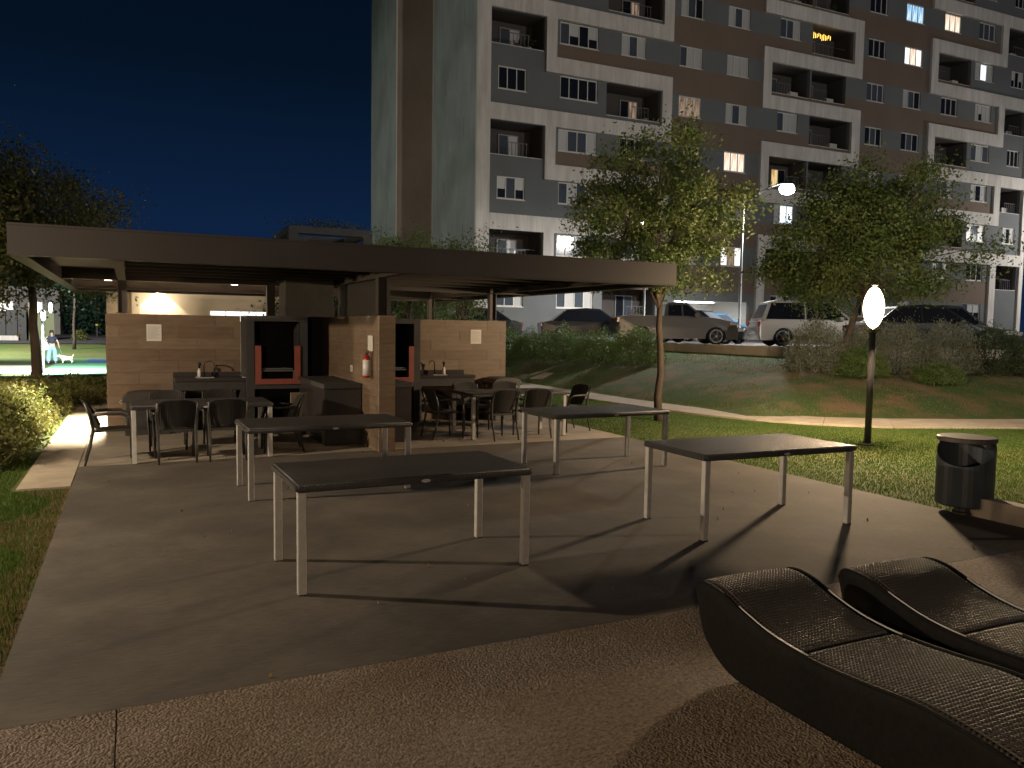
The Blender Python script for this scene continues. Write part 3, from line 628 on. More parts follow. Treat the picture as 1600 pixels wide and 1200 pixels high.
# ================================================================ LOUNGERS
def catmull(P_, n):
    P_ = np.array(P_, float); t = np.linspace(0, len(P_)-1, n); out = []
    for q in t:
        i = min(int(q), len(P_)-2); f = q-i; p0, p1, p2, p3 = P_[max(i-1, 0)], P_[i], P_[i+1], P_[min(i+2, len(P_)-1)]
        out.append(.5*((2*p1)+(-p0+p2)*f+(2*p0-5*p1+4*p2-p3)*f*f+(-p0+3*p1-3*p2+p3)*f**3))
    return np.array(out)
def make_lounger():
    # local: head end at y=0 runs to y=-2.15, width along x
    L = empty('wave_lounger'); W = .66
    rim = catmull([(.00, .375), (-.04, .420), (-.12, .448), (-.25, .436), (-.42, .380), (-.62, .332), (-.85, .315), (-1.10, .325), (-1.40, .345), (-1.70, .315), (-1.95, .25), (-2.10, .19), (-2.15, .14)], 200)
    def taper(y):   # half width along the length, rounded ends
        a = -y; e = min(a, 2.15-a)
        return (W/2)*(1-.16*(1-min(1, max(0, e)/.16))**2.2)
    bot = catmull([(.0, .33), (-.04, .24), (-.14, .12), (-.32, .02), (-.62, .0), (-1.2, .0), (-1.7, .0), (-1.98, .02), (-2.10, .06), (-2.15, .11)], 200)
    # side skirts + underside: horizontal courses of weave
    nc, ns_ = 26, 200; V = []; 
    ring = []
    for k in range(ns_):
        y0, zt_ = rim[k]; y1, zb_ = bot[k]; col = []
        for j in range(nc+1):
            q = j/nc; y = y0+(y1-y0)*q; z = zt_+(zb_-zt_)*q; hw = taper(y)*(1-.10*q*q)-(.005 if j % 2 else 0)+.012*math.sin(min(1, q*5)*math.pi/2)
            col.append((hw, y, z))
        ring.append(col)
    V = []; Fc = []
    n1 = nc+1
    for s in (-1, 1):
        b0 = len(V)
        for col in ring: V += [(s*x, y, z) for x, y, z in col]
        for k in range(ns_-1):
            for j in range(nc):
                a = b0+k*n1+j; q = (a, a+1, a+n1+1, a+n1); Fc.append(q if s < 0 else q[::-1])
    b1 = ns_*n1
    for k in range(ns_-1): Fc.append((k*n1+nc, b1+k*n1+nc, b1+(k+1)*n1+nc, (k+1)*n1+nc))
    for j in range(nc): Fc.append((j, j+1, b1+j+1, b1+j)); a = (ns_-1)*n1; Fc.append((a+j, b1+a+j, b1+a+j+1, a+j+1))
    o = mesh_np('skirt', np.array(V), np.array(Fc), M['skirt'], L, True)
    # woven deck in two cushions divided by a cross gap
    def deck(a0, a1, nm, sag=-.004):
        p = .0205; cy_ = int((a1-a0)/p); cx_n = int((W-.05)/p); fr = np.array([0, .09, .26, .43, .52])
        def line(n): return np.concatenate([(k+fr)/n for k in range(n)]+[[1.0]])
        ss = a0+(a1-a0)*line(cy_); uu = -1+2*line(cx_n); ny_, nx_ = len(ss)-1, len(uu)-1
        ry = -ss; rz_ = np.interp(ss, -rim[:, 0], rim[:, 1])
        hw = np.array([taper(y) for y in ry])-.028
        UU, RY = np.meshgrid(uu, ry); RZ = np.repeat(rz_[:, None], nx_+1, 1); HW = np.repeat(hw[:, None], nx_+1, 1)
        I, J = np.meshgrid(np.arange(nx_+1), np.arange(ny_+1))
        prof = np.array([-.0030, .0, .0012, .0, -.0030])
        pi, pj_ = prof[I % 5], prof[J % 5]; gi = (I % 5 == 0) | (I % 5 == 4); gj = (J % 5 == 0) | (J % 5 == 4)
        over = ((I//5+J//5) % 2)
        wv = pi+pj_+np.where(over == 1, .0003, 0)
        e0 = np.minimum(J, ny_-J)/5; edge = -.012*np.clip(1-e0/1.5, 0, 1)**2-.014*np.clip(1-np.minimum(I, nx_-I)/9, 0, 1)**2
        Zz = RZ-sag*(1-UU**2)+wv+edge+.004
        v = np.stack([(UU*HW).ravel(), RY.ravel(), Zz.ravel()], 1); n = nx_+1
        jj, i2 = np.meshgrid(np.arange(ny_), np.arange(nx_), indexing='ij'); ok = ~((jj % 5 == 4) & (i2 % 5 == 4)); i = (jj*n+i2)[ok]
        o = mesh_np(nm, v, np.stack([i, i+n, i+n+1, i+1], 1), M['lounger'], L, True)
        v2 = v.copy().reshape(ny_+1, nx_+1, 3)[::5, ::5]; v2[:, :, 2] -= .012; n2 = v2.shape[1]; i = (np.arange(v2.shape[0]-1)[:, None]*n2+np.arange(n2-1)[None]).ravel()
        mesh_np('liner', v2.reshape(-1, 3), np.stack([i, i+n2, i+n2+1, i+1], 1), M['black'], o, True)
        return o
    deck(.03, .775, 'backrest'); deck(.80, 2.11, 'seat')
    # rim rail: rounded edge either side and around the head
    for s in (-1, 1):
        MB().tube([(s*(taper(y)-.006), y, z-.006) for y, z in rim[2:198:3]], .009, 6).build('rim', M['skirt'], L, True)
        MB().tube([(s*(taper(y)-.018), y, z+.002) for y, z in rim[62:100:3]], .005, 5).build('trim_strip', M['steel'], L, True)
    MB().tube([(u*(taper(rim[2][0])-.006), rim[2][0]+.004*(1-u*u), rim[2][1]-.004) for u in np.linspace(-1, 1, 9)], .009, 6).build('rim', M['skirt'], L, True)
    MB().box(-.30, -.803, .25, .30, -.772, .285).build('gap_strip', M['soot'], L)
    return L
L1 = make_lounger(); L1.location = (3.06, 3.36, .004); L1.rotation_euler = (0, 0, R(0)); tag(L1, 'nearer dark woven wave lounger at the lower right', 'lounger', 'wave loungers on the terrace')
L2 = copy_tree(L1); L2.location = (3.98, 3.20, .004); L2.rotation_euler = (0, 0, R(-2)); tag(L2, 'farther dark woven wave lounger, behind the first at the right edge', 'lounger', 'wave loungers on the terrace')

# ================================================================ LITTER BIN
bn = empty('litter_bin', (7.62, 5.1, 0)); tag(bn, 'dark round litter bin with a disc lid at the patio corner', 'bin')
MB().lathe([(.10, 0), (.10, .02), (.085, .03), (.085, .073)], (-.09, -.06, 0), n=16).build('pedestal', M['plastic'], bn)
n = 36; rr_ = .265; b = MB()
cam_dir = math.atan2(-5.1, -7.62)
for ring_ in range(4):
    for k in range(n):
        t = 2*math.pi*k/n; cosd = math.cos(t-R(205))
        top_ = .715-.225*max(0, (cosd+.45)/1.45)**1.0 if cosd > -.45 else .715
        z = (.075, .09, top_-.01, top_)[ring_]; r = rr_-(.012 if ring_ == 0 else 0); b.v.append((r*math.cos(t), r*math.sin(t), z))
for ring_ in range(3):
    for k in range(n): a = ring_*n+k; c_ = ring_*n+(k+1) % n; b.f.append((a, c_, c_+n, a+n))
i0 = len(b.v); b.v += [(v[0]*.965, v[1]*.965, max(.17, v[2]-.001)) for v in b.v[3*n:4*n]]+[(v[0]*.965, v[1]*.965, .17) for v in b.v[:n]]
for k in range(n): c_ = (k+1) % n; b.f += [(3*n+k, 3*n+c_, i0+c_, i0+k), (i0+k, i0+c_, i0+n+c_, i0+n+k)]
b.f += [tuple(range(n-1, -1, -1)), tuple(i0+n+k for k in range(n))]
M['bin'] = mat('slate grey bin steel', (.050, .064, .082), .35, (.06, .075, .092), 5)
b.build('body', M['bin'], bn)
MB().lathe([(.262, .722), (.272, .728), (.272, .765), (.262, .772)], n=36).build('lid', mat('bin lid', (.10, .085, .075), .5), bn)
# ================================================================ APARTMENT BLOCK
ab = empty('apartment_building', (15.68, 35.17, 0), R(-1.5)); tag(ab, 'tall apartment block with interlocking white ribbons on a grey and brown facade', 'building')
PITCH = 2.616
def T(k): return 4.03+PITCH*k
BT = T(9)+.3
def A(b, n, m, parent=ab): return b.build(n, m, parent)
holes, wins, balcs, whites = [], [], [], []
def win(u0, u1, k, n, st): wins.append((u0, u1, T(k)-1.10, T(k)-.02, n, st)); holes.append((u0, T(k)-1.10, u1, T(k)-.02))
def balc(u0, u1, k, dx, st='c'): balcs.append((u0, u1, T(k)-1.64, T(k)-.001, dx, st)); holes.append((u0, T(k)-1.64, u1, T(k)-.001))
def wh(u0, u1, z0, z1): whites.append((u0, z0, u1, z1))
H = .77
wh(-.75, -.05, 1.2, BT)
for k in range(0, 10):
    full = k % 2 == 1
    if k > 0:
        wh(-.05 if full else 2.9, 10.4, T(k), T(k)+H)
        wh(16.55, 24.1, T(k), T(k)+H)
        wh(30.02, 39.7 if full else 37.25, T(k), T(k)+H)
    zl, zh = T(k)+H, T(k+1)
    if k == 9: continue
    if k == 0: zl = 1.2 if False else T(0)-2.6
    if not full:      # between even k and k+1
        wh(2.9, 3.48, zl if k else T(0), zh); wh(16.55, 17.13, zl, zh); wh(36.65, 37.25, zl, zh)
    else:
        wh(9.78, 10.4, zl, zh); wh(23.42, 24.1, zl, zh); wh(30.02, 30.64, zl, zh)
wh(39.7, 40.1, 1.2, BT)
wh(17.13, 36.65, 1.2, T(0)-1.70)
P_ = 'gbch'
def rst(n, w=None):
    r = rnd.random()
    if r < .35: return 'g'*n
    if r < .6: return ''.join(rnd.choice('bgc') for _ in range(n))
    if r < .85: return ''.join(rnd.choice('bc') for _ in range(n))
    return ''.join(rnd.choice('hb') for _ in range(n))
fix = {('w3', 4): 'ggg', ('w4', 4): 'gggg', ('w4', 5): 'bhgh', ('w3b', 5): 'cbc', ('w4', 3): 'cbbc', ('w3', 2): 'hbh', ('w4', 2): 'bcbc', ('w3b', 3): 'ggg', ('w4', 1): 'bbbb', ('w3', 0): 'bbc', ('w4', 0): 'bcbc',
       ('m1', 4): 'DDD', ('m1', 5): 'bcc', ('m1', 6): 'cbg', ('m2', 6): 'cbc', ('m2', 5): 'ccc', ('m2', 4): 'cbc', ('m2', 3): 'WWW', ('m2', 2): 'cbc', ('m2', 1): 'wDw', ('m1', 1): 'ccc', ('m1', 3): 'bgg',
       ('r1', 7): 'ggg', ('r1', 6): 'ggg', ('r1', 5): 'bbb', ('r1', 4): 'gbg', ('r2', 7): 'BBB', ('r2', 6): 'wWw', ('r2', 5): 'cbg', ('r2', 4): 'gbg', ('n1', 7): 'WWW', ('n1', 5): 'ggg', ('n2', 6): 'cCc', ('n2', 5): 'chc', ('n2', 3): 'cgc', ('n2', 2): 'cbc', ('n2', 4): 'bcb', ('c1', 6): 'bbc', ('c1', 4): 'bcc', ('c1', 2): 'cCC', ('n3', 4): 'ggg', ('n3', 6): 'hgh', ('n3', 2): 'cgc'}
def W_(key, u0, u1, k, n): win(u0, u1, k, n, fix.get((key, k), rst(n)))
for k in range(0, 9):
    odd = k % 2 == 1
    if odd:
        balc(-.05, 2.85, k, .9); W_('w4', 3.71, 5.90, k, 4); W_('w3b', 7.28, 8.76, k, 3)
        balc(17.15, 20.12, k, 1.4 if k != 5 else .5, {5: 'w', 3: 'y'}.get(k, 'g')); balc(20.24, 22.95, k, .25, 'g'); W_('n1', 31.24, 32.75, k, 3); W_('n2', 34.5, 36.1, k, 4 if k == 5 else 3); balc(37.4, 39.6, k, .8, 'g')
    else:
        W_('w3', .40, 1.90, k, 3); W_('w4', 3.76, 5.90, k, 4); balc(6.44, 9.76, k, 1.5, 'o')
        if k: W_('c1', 17.78, 19.28, k, 3); balc(20.2, 23.40, k, .3, 'g'); balc(30.66, 33.9, k, .05, 'y' if k == 4 else 'g'); W_('n2', 34.3, 36.1, k, 3); W_('n3', 37.95, 39.2, k, 3)
        else: W_('c1', 17.78, 19.28, k, 3); W_('n2', 34.3, 36.1, k, 3)
    if k: W_('m1', 10.93, 12.40, k, 3); W_('m2', 14.08, 15.58, k, 3)
    W_('r1', 24.68, 26.12, k, 3); W_('r2', 27.78, 29.35, k, 3)
holes.append((10.9, 1.42, 16.2, 3.55))   # open lit entrance
# facade cells
def gray_at(u, z):
    k = math.ceil((z-4.03)/PITCH-1e-6); d = T(k)-z     # depth below T(k)
    if u < 10.4:
        odd = k % 2 == 1
        return not (odd and u > 3.48 and d > 1.16)
    if 10.4 < u < 16.55 or 24.1 < u < 30.02: return d < 1.16 and z > 2.8
    if 16.55 < u < 24.1: return not (d > 1.16) or z < 2.8
    return d < 1.16 or u > 37.25 or (k % 2 == 0 and u > 34)
us = sorted(set([-.05, 10.4, 16.55, 24.1, 30.02, 37.25, 39.7, 3.48, 34.0]+[h[0] for h in holes]+[h[2] for h in holes]))
zs = sorted(set([1.2, 2.8]+[T(k)-1.16 for k in range(0, 10)]+[T(k) for k in range(0, 10)]+[h[1] for h in holes]+[h[3] for h in holes]+[BT]))
def clean(L, e=.004):
    o = [L[0]]
    for q in L[1:]:
        if q-o[-1] > e: o.append(q)
    return o
us, zs = clean(us), clean(zs)
cells = {'g': MB(), 'b': MB()}
for j in range(len(zs)-1):
    z0, z1 = zs[j], zs[j+1]; zm = (z0+z1)/2; run = None
    for i in range(len(us)-1):
        um = (us[i]+us[i+1])/2
        t = None if any(h[0] < um < h[2] and h[1] < zm < h[3] for h in holes) else ('g' if gray_at(um, zm) else 'b')
        if run and run[0] == t: run[2] = us[i+1]
        else:
            if run and run[0]: cells[run[0]].box(run[1], 0, z0, run[2], .22, z1)
            run = [t, us[i], us[i+1]]
    if run and run[0]: cells[run[0]].box(run[1], 0, z0, run[2], .22, z1)
A(cells['g'], 'grey_wall', M['facgray']); A(cells['b'], 'brown_wall', M['facbrown'])
for u0, z0, u1, z1 in whites: A(B(u0, -.16, z0, u1, -.002, z1), 'white_band', M['facwhite'])
# windows
_fm, _pm, _pieces = {}, {}, []
PM = {'g': 'glass', 'b': 'glass2', 'c': 'curtain', 'W': 'litwarm', 'w': 'litwhite', 'B': 'litblue', 'D': 'litdim', 'C': 'litcool'}
for u0, u1, z0, z1, n, st in wins:
    w_, h = round(u1-u0, 2), z1-z0; key = (w_, n)
    if key not in _fm:
        m = MB(); e = .055
        m.box(0, .06, 0, w_, .13, e).box(0, .06, h-e, w_, .13, h).box(0, .06, e, e, .13, h-e).box(w_-e, .06, e, w_, .13, h-e)
        for q in range(1, n): x = q*w_/n; m.box(x-.022, .065, e, x+.022, .125, h-e)
        m.box(-.03, -.02, -.04, w_+.03, .1, -.002)
        o = m.build('window', M['frame'], ab); _fm[key] = o
        p = MB().box(0, 0, .055, w_/n-.05, .012, h-.055).build('pane', M['glass'], o); _pm[key] = p; p0 = p; f = o
    else:
        f = _fm[key].copy(); C.objects.link(f); f.parent = ab; p0 = None
    f.location = (u0, 0, z0)
    for q in range(n):
        s = st[q % len(st)]
        if s == 'h':
            for nm, a, b2, mm in (('blind', h*.45, h-.055, 'blind'), ('pane', .055, h*.45, 'glass')):
                o = B(q*w_/n+.025, .10, a, (q+1)*w_/n-.025, .112, b2).build(nm, M[mm], f)
            if p0 and q == 0: bpy.data.objects.remove(p0); p0 = None; _pm[key] = B(0, 0, .055, w_/n-.05, .012, h-.055).build('pane', M['glass'], f); _pm[key].location = (q*w_/n+.025, .113, 0)
            continue
        if p0 and q == 0: p = p0
        else: p = _pm[key].copy(); C.objects.link(p); p.parent = f
        p.location = (q*w_/n+.025, .10, 0); p.material_slots[0].link = 'OBJECT'; p.material_slots[0].material = M[PM[s]]
for u0, u1, z0, z1, dx, st in balcs:
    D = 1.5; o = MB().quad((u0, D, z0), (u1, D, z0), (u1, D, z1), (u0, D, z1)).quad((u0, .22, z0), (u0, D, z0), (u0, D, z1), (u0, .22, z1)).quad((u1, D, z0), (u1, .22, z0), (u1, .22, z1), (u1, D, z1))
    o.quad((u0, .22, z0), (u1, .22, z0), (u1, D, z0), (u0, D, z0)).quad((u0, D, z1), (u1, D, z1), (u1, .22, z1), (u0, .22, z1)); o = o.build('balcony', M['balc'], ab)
    B(u0+.02, .0, z0+.001, u1-.02, .21, z0+.035).build('parapet_cap', M['facwhite'], o)
    a = u0+.25+dx; b2 = min(a+1.0, u1-.1); fz = z1-.32
    MB().box(a-.05, D-.07, z0, a, D-.005, fz).box(b2, D-.07, z0, b2+.05, D-.005, fz).box(a-.05, D-.07, fz, b2+.05, D-.005, fz+.05).box((a+b2)/2-.025, D-.06, z0, (a+b2)/2+.025, D-.01, fz).build('door_frame', M['dframe'], o)
    mm = {'c': ('glass2', 'curtain'), 'o': ('glass', 'litdim'), 'g': ('glass', 'glass2'), 'w': ('litwhite', 'glass2'), 'y': ('lityellow', 'glass')}[st if rnd.random() < .8 or st in 'wy' else 'g']
    B(a+.002, D-.05, z0, (a+b2)/2-.027, D-.03, fz-.002).build('door', M[mm[0]], o); B((a+b2)/2+.027, D-.05, z0, b2-.002, D-.03, fz-.002).build('door', M[mm[1]], o)
    r = MB()
    for q in range(6): x = a+(b2-a)*q/5; r.box(x-.012, .30, z0, x+.012, .324, z0+.72)
    r.box(a-.05, .30, z0+.72, b2+.05, .33, z0+.75); r.build('railing', M['rail'], o)
# string lights on one balcony
sl = MB()
for q in range(13):
    x = 20.5+q*.13; z = T(6)-.22-.04*math.sin(q*2.1); sl.box(x, .5, z-.28-.08*math.sin(q), x+.025, .52, z)
A(sl, 'string_light', emat('string light', (1, .62, .12), 3.0))
bal_ = [o for o in ab.children if o.name.startswith('balcony')]; rb_ = random.Random(5)
for o_, (u0, u1, z0, z1, dx, st) in zip(bal_, balcs):
    q = rb_.random(); x = u1-.75
    if q < .35: B(x, .75, z0+.002, x+.6, 1.05, z0+.52, bev=.03).build('air_conditioner', M['frame'], o_)
    elif q < .65: MB().lathe([(.13, 0), (.18, .3)], (x+.2, .7, z0+.002), 10).build('plant_pot', M['grout'], o_); pp_ = leaves_mesh(npr.normal(size=(90, 3))*np.array([.14, .14, .16])+np.array([x+.2, .7, z0+.55]), .14, 'pot_plant', M['leaf_dark'], o_)
    elif q < .85: B(u0+.1, .5, z0+.80, u1-.1, .52, z0+.82).build('clothes_line', M['rail'], o_)
# gable, stair block, back and roof
A(B(-.745, .0, 1.0, -.5, 6.335, BT), 'gable_wall', M['facside']); A(B(-2.79, 6.34, 1.0, -.5, 6.6, BT), 'recess_wall', mat('warm brown plaster', (.24, .19, .15), .9, (.29, .23, .185), .5))
A(B(-2.79, 6.602, 1.0, -2.54, 11.93, BT), 'gable_wall', M['facside']); A(B(-2.54, 11.7, 1.0, 40.1, 11.93, BT), 'back_wall', M['facgray']); A(B(39.86, .0, 1.0, 40.1, 11.69, BT), 'end_wall', M['facside'])
A(B(-2.84, 6.30, 1.0, -2.795, 6.38, BT), 'corner_strip', M['facwhite']); A(B(-.80, 6.26, 1.0, -.75, 6.335, BT), 'corner_strip', M['facwhite'])  # white strips stand in for the lit edges of both corners
A(B(-.7, .25, BT-.05, 39.8, 6.3, BT), 'roof', M['facgray']); A(B(-2.5, 6.65, BT-.05, 39.8, 11.65, BT), 'roof', M['facgray'])
for q in range(9):   # drip marks and vents on the gable
    for v in (1.6, 4.4): 
        if (q+int(v)) % 2 == 0: A(B(-.752, v, T(q)-.5, -.7455, v+.05, T(q)+.35), 'wall_vent', M['rail'])
    A(B(-2.797, 8.2+1.4*(q % 2), T(q)-.9, -2.7905, 8.26+1.4*(q % 2), T(q)+.1), 'wall_vent', M['rail'])
# lit open entrance
WA = mat('entrance white wall', (.70, .69, .66), .8)
e = MB().quad((10.9, 3.2, 1.42), (16.2, 3.2, 1.42), (16.2, 3.2, 3.55), (10.9, 3.2, 3.55)).quad((10.9, .22, 1.42), (10.9, 3.2, 1.42), (10.9, 3.2, 3.55), (10.9, .22, 3.55)).quad((16.2, 3.2, 1.42), (16.2, .22, 1.42), (16.2, .22, 3.55), (16.2, 3.2, 3.55))
e.quad((10.9, 3.2, 3.55), (16.2, 3.2, 3.55), (16.2, .22, 3.55), (10.9, .22, 3.55)).quad((10.9, .22, 1.42), (16.2, .22, 1.42), (16.2, 3.2, 1.42), (10.9, 3.2, 1.42)); e = A(e, 'entrance', WA)
for x, z0, z1 in ((12.6, 2.2, 2.9), (14.4, 1.43, 3.0)): B(x, 3.14, z0, x+.95, 3.19, z1).build('door', M['glass'], e)
B(12.2, 1.4, 3.50, 14.8, 1.6, 3.545).build('strip_light', emat('entrance strip light', (.95, .98, 1), 26), e)

# ================================================================ LAMPS
def garden_lamp(x, y, lab, z=0.0, pw=None):
    g = empty('garden_lamp', (x, y, z)); tag(g, lab, 'lamp post', 'garden lamp posts')
    MB().lathe([(.13, 0), (.13, .015), (.06, .03)], n=16).build('base_plate', M['lamppost'], g)
    MB().lathe([(.052, .03), (.052, 1.84)], n=14).build('pole', M['lamppost'], g, True)
    MB().lathe([(.06, 1.84), (.15, 1.885), (.15, 1.898)], n=16).build('collar', M['lamppost'], g)
    pr = [(.16*math.sin(math.pi*min(1, max(0, t)))**.55+.001, 1.90+.70*t) for t in [i/14 for i in range(15)]]
    MB().lathe(pr, n=20).build('globe', M['globe'], g, True)  # oval enlarged to take in the lamp's glare
    MB().lathe([(.05, 2.602), (.05, 2.62), (.01, 2.64)], n=12).build('cap', M['lamppost'], g)
    lamp_light(g, 'POINT', (0, 0, 2.25), pw or GARDEN, (1, .72, .44), .19)
garden_lamp(10.88, 8.98, 'short garden lamp post with glowing oval globe on the lawn right of the patio', zf(10.88, 8.98)-.02)
garden_lamp(-2.4, -3.6, 'lamp post added unseen behind the camera, lights the camera-facing sides', .003, 760)  # added frontal fill for legs, walls and terrace; lamp is unseen
garden_lamp(-8.2, 19.5, 'lamp post added unseen behind the far left hedge, brightens hedge and trees', -.02, 1500)  # added to brighten the far left foliage; lamp is unseen
lp_ = empty('post_lamp', (-4.9, 8.9, -.02)); tag(lp_, 'slim post lamp on the grass left of the patio, outside the photo', 'lamp post')
MB().lathe([(.1, 0), (.1, .02), (.045, .04), (.04, 2.98)], n=12).build('pole', M['lamppost'], lp_, True)
MB().lathe([(.04, 2.98), (.05, 3.0), (.05, 3.02)], n=14).build('collar', M['lamppost'], lp_); MB().lathe([(.075, 3.021), (.10, 3.08), (.075, 3.14)], n=14).build('globe', M['left_led'], lp_, True); MB().lathe([(.13, 3.145), (.13, 3.16), (.02, 3.2)], n=14).build('cap', M['lamppost'], lp_); lamp_light(lp_, 'POINT', (0, 0, 3.105), LEFT, (1, .79, .56), .05)
def street_lamp(x, y, h, lab, az, L=1.8, m='led', power=STREET, aim=None, cone=165):
    g = empty('street_lamp', (x, y, 1.31), R(az)); tag(g, lab, 'street lamp', 'parking street lamps')
    MB().lathe([(.16, 0), (.16, .03), (.075, .05), (.055, h*.5), (.045, h)], n=12).build('pole', M['lamppost2'], g, True)
    MB().tube([(0, 0, h-.25), (L*.3, 0, h+.25), (L*.65, 0, h+.62), (L, 0, h+.85)], [.035, .03, .028, .025], 8).build('arm', M['lamppost2'], g, True)
    b = MB(); b.lathe([(.05, .86), (.22, .83), (.24, .80), (.24, .78)], (L+.2, 0, h), 16, 1.3, .8).build('head', M['lamppost2'], g)
    MB().lathe([(.16, .775), (.25, .70), (.27, .60), (.24, .48), (.15, .40), (.02, .37)], (L+.2, 0, h), 16, 1.3, .8).build('lens', M[m], g, True)  # lens swollen to the size of its bloom
    if aim: lamp_light(g, 'SPOT', (L+.2, 0, h+.33), power, (1, .96, .90), .15, Matrix.Rotation(-R(az), 3, 'Z') @ Vector(aim), cone, .6)
street_lamp(22.98, 25.6, 5.95, 'tall curved-arm street lamp by the car park kerb, lit white', -13, power=STREET*.8, aim=(-.30, .15, -1), cone=160)
street_lamp(20.4, 28.8, 4.6, 'shorter street lamp added out of sight behind the oak crown, brightens the lower facade', 60, .9, power=STREET*.10, aim=(.0, .1, -1), cone=150)  # added fill for the facade foot, kept out of sight
# court lantern on the left
cl = empty('court_lamp', (-3.41, 38.82, zf(-3.41, 38.82))); tag(cl, 'slim lamp post with three white lantern heads beside the person with a dog', 'lamp post')
MB().lathe([(.1, 0), (.1, .03), (.05, .05), (.045, 2.6)], n=12).build('pole', M['lamppost'], cl, True)
for dx, dz, r in ((-.17, .18, .10), (.32, .18, .07), (.05, -.16, .09)):
    MB().tube([(0, 0, 2.4), (dx*.6, -.02, 2.35+dz), (dx, -.06, 2.55+dz)], .018, 6).build('arm', M['lamppost'], cl)
    MB().lathe([(r*.5, -.24), (r, -.12), (r, .12), (r*.5, .2)], (dx, -.1, 2.62+dz), 12).build('lantern', M['grnlamp'], cl, True); lamp_light(cl, 'SPOT', (dx, .45, 2.50+dz), 3000, (.86, .96, 1), .08, (0, .5, -1), 140, .5)
# unseen lamps added to brighten facade, slope, gable and far left
fm = empty('fill_mast', (30, -26, 0)); tag(fm, 'tall floodlight mast added unseen far behind the camera, evens the facade light', 'floodlight')
MB().lathe([(.25, 0), (.25, .05), (.15, .1), (.09, 14)], n=12).build('mast', M['lamppost2'], fm, True)
MB().box(-.6, -.05, 13.9, .6, .05, 14.0).build('crossbar', M['lamppost2'], fm)
for q in (-.4, .4): B(q-.18, -.12, 14.0, q+.18, .12, 14.35).build('floodlight', M['lamppost2'], fm); B(q-.16, .125, 14.03, q+.16, .13, 14.32).build('lens', M['led'], fm); lamp_light(fm, 'SPOT', (q, .2, 14.18), STREET*1.1, (1, .93, .84), .15, (.07, 1, -.10), 68, .25)
street_lamp(-13, 57, 7.5, 'street lamp added unseen by the far road, brightens the far left', 0, power=STREET*2.2, aim=(.35, .7, -.6), cone=160)
street_lamp(-14, 36, 7.5, 'street lamp added unseen beyond the left trees, brightens the gable', 0, power=STREET*.62, cone=70, aim=(1, .02, -.02))
street_lamp(62, -4, 7.5, 'street lamp added unseen at the far right of the car park, facade fill', 120, power=STREET*.25, aim=(-.5, .9, .1))
street_lamp(60, 28, 7.5, 'street lamp added unseen at the end of the parking lane, facade fill', 180, power=STREET*.3, aim=(-.8, .4, -.1))

# ================================================================ SMALL BUILDINGS
wb_ = empty('white_building', (0, 28, 0)); tag(wb_, 'low cream building with a wall washer lamp, seen between pavilion roof and wall', 'building')
B(-.70, 0, -.4, 6.2, 6, 3.6).build('wall', M['cream'], wb_); B(-.82, -.12, 3.6, 6.3, 6.1, 3.78).build('roof', M['facwhite'], wb_)
B(.02, -.10, -.3, .26, -.002, 3.58).build('pilaster', M['cream'], wb_); B(5.4, -.10, -.3, 5.64, -.002, 3.58).build('pilaster', M['cream'], wb_)
wn_ = MB().box(2.35, -.05, 1.86, 4.35, -.002, 1.91).box(2.35, -.05, 2.26, 4.35, -.002, 2.31).build('window', M['frame'], wb_)
for q in range(4): B(2.38+q*.49, -.03, 1.92, 2.38+q*.49+.46, -.004, 2.25).build('pane', emat('kitchen light' if q == 0 else 'kitchen light %d' % q, (1, .97, .93), 1.6), wn_)
wl_ = MB().lathe([(.05, 0), (.07, .10)], (.82, -.14, 2.90), 12).box(.78, -.14, 2.92, .86, -.002, 2.98).build('wall_lamp', M['lamppost'], wb_)
MB().lathe([(.045, -.012), (.045, -.002)], (.82, -.14, 2.90), 12).build('lens', emat('wall lamp led', (1, .90, .74), 8), wl_); lamp_light(wl_, 'SPOT', (.82, -.14, 2.87), 260, (1, .86, .66), .03, (0, .25, -1), 105, .25); lamp_light(wl_, 'POINT', (.82, -.6, 2.6), 45, (1, .88, .70), .1)
gz = empty('concrete_frame', (6.8, 30.6, 0)); tag(gz, 'dark open concrete frame with plants on top, rising behind the pavilion roof', 'structure')
for x in (-1.5, 1.3): B(x, -.6, 0, x+.35, -.2, 5.25).build('column', M['dark_conc'], gz); B(x, 2.6, 0, x+.35, 3.0, 5.25).build('column', M['dark_conc'], gz)
MB().box(-1.5, -.6, 5.252, 1.65, -.2, 5.52).box(-1.5, 2.6, 5.252, 1.65, 3.0, 5.52).box(-1.5, -.198, 5.252, -1.15, 2.598, 5.52).box(1.3, -.198, 5.252, 1.65, 2.598, 5.52).build('beam', M['dark_conc'], gz)
# dark service enclosure and green hoarding at far left
cb = empty('utility_cabinet', (-8.6, 70, zf(-8.6, 70))); tag(cb, 'row of dark utility cabinets at far left beyond the lawn', 'cabinet')
for q in range(4): B(-1.4+q*.75, 0, 0, -1.4+q*.75+.7, 1.2, 2.3-.1*(q % 2)).build('door', M['dark_conc'], cb)
B(-1.5, -.4, 0, .9, -.1, .35).build('plinth', M['facwhite'], cb)
hd = empty('site_hoarding', (-6.6, 70, zf(-6.6, 70))); tag(hd, 'plain olive screen wall right of the dark cabinets', 'wall')
for q in range(3): B(-.6+q*.62, 0, 0, -.6+q*.62+.60, .1, 2.3).build('panel', mat('olive panel' if q == 0 else 'olive panel %d' % q, (.16, .18, .10), .8), hd)
wf = empty('white_building', (-14, 96, 0)); tag(wf, 'brightly lit white building far behind the left trees', 'building'); B(-8, 0, .3, 7.2, 8, 5.2).build('wall', M['facwhite'], wf); B(-8.2, -.2, 5.2, 7.4, 8.2, 5.5).build('roof', M['facwhite'], wf)
for q in range(5): B(-6+q*2.6, -.03, 2.4, -4.8+q*2.6, -.002, 3.9).build('window', M['litwhite'], wf)
